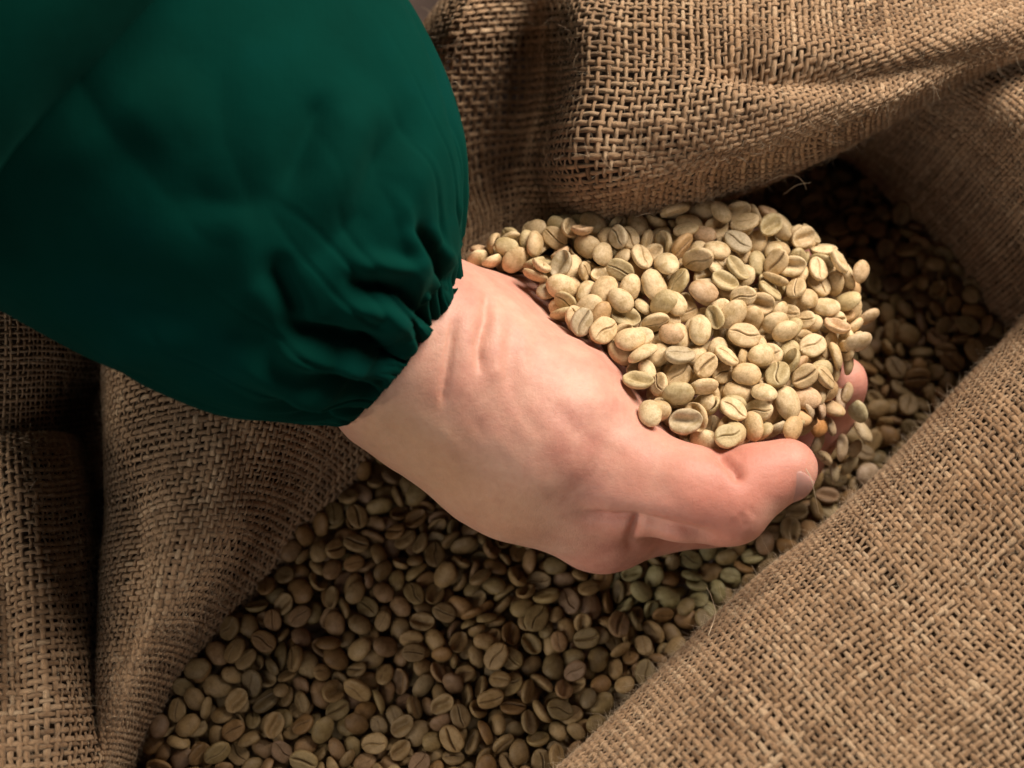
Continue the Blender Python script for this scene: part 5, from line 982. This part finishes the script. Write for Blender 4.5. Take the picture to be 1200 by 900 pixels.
699,406,-262,79,-48,19,29,7,96,728,600,-321,17,-86,40,-23,0,91,764,705,-350,87,-18,16,-41,7,96,840,-232,-184,4,91,-37,-10,3,96,782,349,-261,99,-5,3,-2,7,93,778,545,-319,0,-99,7,3,1,98,
779,596,-337,27,43,85,-8,6,84,887,76,-232,78,-19,-3,58,3,90,873,374,-276,17,-77,59,10,7,95,856,408,-291,78,-1,-25,56,6,88,923,531,-317,44,-61,-58,27,3,105,877,551,-326,88,-19,9,-41,4,98,
873,627,-326,62,14,32,69,1,98,964,-91,-228,4,-5,-98,8,6,97,963,-28,-233,22,53,-81,6,0,110,981,56,-248,17,67,-68,-21,3,94,950,127,-236,23,-15,-95,-4,4,88,965,206,-261,46,60,64,5,1,95,
940,259,-281,8,-31,92,18,6,90,932,332,-276,29,86,40,-3,4,95,933,395,-305,23,79,-27,-49,5,94,967,505,-316,38,-26,84,-26,2,93,933,598,-336,9,-78,-60,-4,7,96,1038,63,-258,13,-68,-69,-16,7,91,
1009,208,-253,46,-43,19,-74,0,89,1027,254,-285,6,91,-38,2,6,90,1010,334,-274,96,0,0,-24,1,99,1030,406,-283,21,0,-96,15,6,88,1015,479,-301,18,-38,-88,19,3,101,124,153,375,91,-12,8,37,14,100,
146,241,359,48,80,-26,-22,15,100,270,213,382,49,70,-50,1,8,112,387,-94,430,6,-15,-98,3,8,101,382,-24,420,4,61,-77,13,11,95,434,-162,424,1,-13,98,4,11,95,569,63,390,8,-13,5,-98,14,107,
559,404,317,98,-6,11,-11,11,100,666,-22,370,8,29,-85,41,13,95,622,317,334,17,17,-94,18,9,92,654,372,312,4,56,81,-11,10,88,753,-108,325,5,80,-40,-42,14,99,771,272,302,21,-30,-90,20,10,105,
848,75,291,52,-14,19,81,14,100,920,289,243,13,-46,-2,87,14,98,156,110,384,24,3,-16,-95,10,103,125,206,386,11,-97,17,9,15,87,142,289,331,1,30,81,-49,14,98,237,23,417,65,8,-21,-71,14,93,
242,284,352,8,73,-63,-22,15,103,324,-61,429,2,87,48,5,10,107,325,198,398,59,-40,8,-68,15,102,437,-44,437,20,85,45,12,9,93,428,22,428,89,-43,0,-2,11,102,498,-323,409,12,-97,12,4,13,99,
503,-243,421,13,-27,-94,5,10,88,603,-133,390,9,-87,-39,27,13,104,813,193,294,19,-27,-92,-14,13,95,195,53,420,66,3,24,-69,11,94,274,-5,451,85,-32,-5,39,10,105,480,-257,458,32,40,57,63,13,97,
465,-200,432,92,27,19,-15,13,89,590,234,394,8,96,-11,-19,10,94,857,-113,271,48,6,-79,-35,10,92,874,122,291,24,-81,-38,35,15,96,934,68,240,44,-5,-82,-32,13,97,329,-47,462,3,98,4,15,9,107,
320,121,437,2,70,69,-11,13,89,316,282,390,12,84,-51,-5,15,109,425,-197,467,27,-56,-67,-38,14,92,582,-272,437,90,14,35,15,8,96,804,-94,355,25,-70,-65,-9,10,92,783,-38,327,48,-17,-74,-42,11,98,
185,27,455,0,-35,92,-12,8,108,487,-172,476,68,71,11,12,12,95,786,-114,402,52,-70,-46,4,15,94,953,37,224,54,-7,-76,-34,12,89,]

# ------------------------------------------------------------------ beans: where each one came to rest (x, y, z, turn, kind, size), packed
def load_beans():
    a = np.array(BEANS, float).reshape(-1, 9); q = a[:, 3:7]/np.linalg.norm(a[:, 3:7], axis=1, keepdims=True)
    k = a[:, 7].astype(int)
    return a[:, :3]/100.0, q, k % 8, k // 8, a[:, 8]/100.0*np.where(k // 8 == 1, 0.97, 0.945)
# extra beans caught in the air or balanced on the edge: px, py, z cm, euler degrees, kind, size, tint, label
LOOSE = [
  (1006, 402, 3.9, (70, 20, 15), 1, 1.02, (0.50,0.41,0.26), 'bean perched on top of the fingertip at the right edge of the heap'),
  (994, 424, 3.3, (80, 10, 85), 0, 0.95, (0.47,0.37,0.21), 'bean standing on end against the fingertip at the right edge of the heap'),
  (1004, 482, 1.9, (60, 30, -55), 0, 0.98, (0.42,0.39,0.24), 'greenish bean falling past the fingertip, the one furthest to the right in the air'),
  (985, 470, 2.6, (75, 10, 80), 3, 0.95, (0.52,0.42,0.30), 'pale slim bean falling just below the fingertip'),
  (960, 500, 2.8, (20, 40, 20), 6, 1.05, (0.50,0.27,0.10), 'orange brown bean falling beside the thumb tip'),
  (961, 478, 3.6, (90, 30, 100), 3, 0.92, (0.48,0.36,0.24), 'upright bean sliding off the heap above the orange brown bean'),
  (987, 524, 0.9, (70, 20, 75), 0, 1.05, (0.44,0.36,0.24), 'dull bean falling edge on between thumb tip and right flap'),
  (977, 552, 0.3, (80, 0, 95), 5, 1.0, (0.36,0.31,0.20), 'dull bean falling lowest of those beside the thumb tip'),
  (1017, 555, -.3, (20, 10, 30), 2, 1.0, (0.30,0.24,0.17), 'dark bean lying in the gap between thumb tip and right flap'),
  (930, 502, 5.0, (30, 10, 60), 6, 1.05, (0.50,0.37,0.19), 'round tan bean resting on the thumb tip'),
  (968, 458, 3.3, (40, 30, 10), 4, 1.0, (0.50,0.36,0.19), 'tan bean tipping over the edge of the heap beside the fingertip'),
  (940, 500, 3.2, (60, 20, 20), 1, 1.0, (0.44,0.34,0.20), 'shaded bean jammed behind the thumb tip'),
  (958, 520, 1.6, (80, 20, 60), 0, 1.0, (0.42,0.34,0.22), 'bean falling close beside the end of the thumb'),
  (972, 498, 1.9, (70, 50, 100), 3, 0.95, (0.46,0.37,0.24), 'slim bean falling between the orange brown bean and the fingertip'),
  (948, 487, 3.3, (20, 60, 70), 5, 1.0, (0.48,0.38,0.23), 'bean slipping out of the heap just left of the orange brown bean'),
  (996, 545, -.2, (70, 0, 50), 2, 1.0, (0.33,0.29,0.18), 'dim bean falling low between thumb tip and sack edge'),
  (1012, 505, 0.8, (50, 0, 120), 0, 0.95, (0.38,0.32,0.20), 'dim bean falling beside the right flap level with the thumb tip'),
  (992, 462, 2.6, (80, 40, 60), 4, 0.92, (0.47,0.37,0.23), 'bean sliding down the bare fingertip'),
  (977, 478, 2.9, (30, 20, 140), 2, 0.92, (0.50,0.38,0.22), 'tan bean falling under the bare fingertip, face tilted'),
  (1003, 526, 0.2, (60, 60, 20), 5, 0.95, (0.36,0.30,0.19), 'dim bean falling low, nearest the right flap'),
  (966, 536, 0.9, (20, 80, 70), 0, 0.92, (0.42,0.34,0.21), 'bean falling right beside the thumb nail'),
  (1010, 318, 3.4, (40, 10, 60), 2, 0.95, (0.52,0.40,0.24), 'bean rolling off the right side of the heap, the highest one outside it'),
  (1018, 372, 2.8, (80, 10, 30), 0, 0.92, (0.46,0.36,0.22), 'bean rolling off the right side of the heap above the fingertip'),
  (946, 474, 4.0, (80, 0, 110), 3, 1.0, (0.50,0.41,0.27), 'curled bean on edge at the lower right of the heap'),
]
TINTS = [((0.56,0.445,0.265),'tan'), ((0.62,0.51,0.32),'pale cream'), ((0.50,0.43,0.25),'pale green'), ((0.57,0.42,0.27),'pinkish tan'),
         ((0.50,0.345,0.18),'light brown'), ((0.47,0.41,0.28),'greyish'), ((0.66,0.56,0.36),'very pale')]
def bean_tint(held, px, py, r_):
    k = r_.choice(7, p=([.24,.30,.16,.06,.03,.02,.19] if held else [.30,.20,.14,.14,.16,.03,.03])); c = np.array(TINTS[k][0])*np.array([1.15, 1.05, 0.97])*r_.uniform(0.90, 1.08); w = TINTS[k][1]  # held beans get paler tints, their brighter light put into the colour
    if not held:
        c = c*np.array([0.47, 0.425, 0.345])*r_.uniform(0.62, 1.06)  # sack beans scaled darker, shade down in the sack painted into the tint
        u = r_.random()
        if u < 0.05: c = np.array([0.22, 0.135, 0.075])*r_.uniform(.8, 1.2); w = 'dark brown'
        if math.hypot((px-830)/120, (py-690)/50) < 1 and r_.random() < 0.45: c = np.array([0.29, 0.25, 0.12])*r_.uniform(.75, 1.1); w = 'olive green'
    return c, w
def bean_words(q, pos):
    n = np.array(Quaternion(q).to_matrix())[:, 2]; v = CP-pos; v = v/np.linalg.norm(v); f = n@v
    return 'round back up' if f > 0.45 else 'grooved face up' if f < -0.45 else 'tipped on its edge'
def near_what(held, x, y):
    spots = [(600,300,'at the end next to the green cuff'),(690,270,'under the upper flap near the cuff'),(820,250,'against the middle of the upper flap'),(930,270,'at the far right corner of the heap'),
             (680,370,'on the wrist side above the palm'),(780,340,'in the middle of the heap'),(880,340,'right of the middle of the heap'),(980,350,'on the right edge over the fingers'),
             (760,440,'along the ball of the thumb'),(850,420,'in the lower middle of the heap'),(930,430,'just left of the bare fingertip'),(820,500,'touching the bend of the thumb'),(900,490,'above the thumb tip')] if held else [
             (450,560,'just below the wrist'),(560,620,'below the back of the hand'),(680,700,'below the thumb knuckle'),(800,700,'between thumb and near right flap'),(350,660,'along the upper part of the left fold'),
             (230,790,'along the lower part of the left fold'),(180,880,'in the bottom left corner of the beans'),(320,860,'near the bottom edge, left'),(450,860,'near the bottom edge, middle'),(590,860,'at the bottom next to the right flap'),
             (400,750,'left of the middle of the open beans'),(520,740,'in the middle of the open beans'),(680,790,'against the lower end of the right flap'),(1000,560,'in the gap right of the thumb tip'),
             (1100,440,'against the right flap in the dark mouth'),(1120,330,'under the inner wall in the mouth'),(1020,270,'in the dark mouth right of the heap'),(930,215,'in the darkest corner under the upper flap')]
    return min(spots, key=lambda t: (t[0]-x)**2+(t[1]-y)**2)[2]
def build_beans():
    pos, quat, kind, held, size = load_beans(); n = len(pos); r_ = np.random.default_rng(5)
    px, py = pix(pos*0.01)
    hi = []
    for q, (kd, sz) in enumerate(zip(KINDS_, SIZES_)):
        V, F, g = bean_shape(kd, 44, 30, q); me = mesh_np('bean', V*sz, F); attr_v(me, 'loc', V/BL); attr_f(me, 'groove', g); hi.append(me)
    mi, mj = bean_material(False), bean_material(True)
    for me in hi: me.materials.append(mi)
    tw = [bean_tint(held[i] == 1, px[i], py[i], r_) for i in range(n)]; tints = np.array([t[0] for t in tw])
    NI = 300-len(LOOSE)
    for i in range(min(n, NI)):
        o = bpy.data.objects.new('coffee_bean', hi[kind[i]]); COL.objects.link(o)
        o.location = pos[i]*0.01; o.rotation_mode = 'QUATERNION'; o.rotation_quaternion = Quaternion(quat[i]); o.scale = (size[i],)*3
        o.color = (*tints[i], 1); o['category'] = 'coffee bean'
        o['label'] = '%s bean, %s, %s' % (tw[i][1], bean_words(quat[i], pos[i]*0.01), near_what(held[i] == 1, px[i], py[i]))
        o['group'] = 'coffee beans heaped in the hand' if held[i] else 'coffee beans lying in the sack'
    from mathutils import Euler
    for (x, y, z, e_, k, s_, c, lab) in LOOSE:
        o = bpy.data.objects.new('coffee_bean', hi[k]); COL.objects.link(o); o.location = at(x, y, z)
        o.rotation_euler = [math.radians(v) for v in e_]; o.scale = (s_,)*3; o.color = (c[0]*1.14, c[1]*1.04, c[2]*1.0, 1)
        o['category'] = 'coffee bean'; o['label'] = lab; o['group'] = 'coffee beans tumbling off the fingertips'
    lo = [bean_shape(kd, 18, 11, q) for q, kd in enumerate(KINDS_)]
    VV = []; FF = []; LL = []; GG = []; TT = []; RR = []; off = 0
    for i in range(NI, n):
        V, F, g = lo[kind[i]]; M = np.array(Quaternion(quat[i]).to_matrix())
        VV.append((V*SIZES_[kind[i]]*size[i])@M.T+pos[i]*0.01); FF.append(F+off); off += len(V); LL.append(V/BL); GG.append(g)
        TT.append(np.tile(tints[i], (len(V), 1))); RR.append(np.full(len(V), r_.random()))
    low = [bean_shape(kd, 12, 8, q) for q, kd in enumerate(KINDS_)]      # the layer underneath, seen only through the gaps
    for i in np.flatnonzero((held == 0) & (pos[:, 2] > -3.3)):
        V, F, g = low[kind[i]]; M = np.array(Quaternion(quat[(i*7) % n]).to_matrix())
        VV.append((V*SIZES_[kind[i]]*1.1)@M.T+pos[i]*0.01+np.array([0.0035, 0.003, -0.0072])); FF.append(F+off); off += len(V); LL.append(V/BL); GG.append(g)
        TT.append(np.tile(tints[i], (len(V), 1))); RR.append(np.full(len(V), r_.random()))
    me = mesh_np('beans', np.concatenate(VV), np.concatenate(FF))
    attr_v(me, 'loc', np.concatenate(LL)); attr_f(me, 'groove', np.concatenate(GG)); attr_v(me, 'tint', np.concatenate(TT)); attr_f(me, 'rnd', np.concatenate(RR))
    link('bean_mass', me, mj, kind='stuff', label='loose coffee beans showing behind and between the nearer ones, in hand and sack', category='coffee beans')
    print('beans', n, 'tris joined', len(me.polygons)*2)
build_beans()
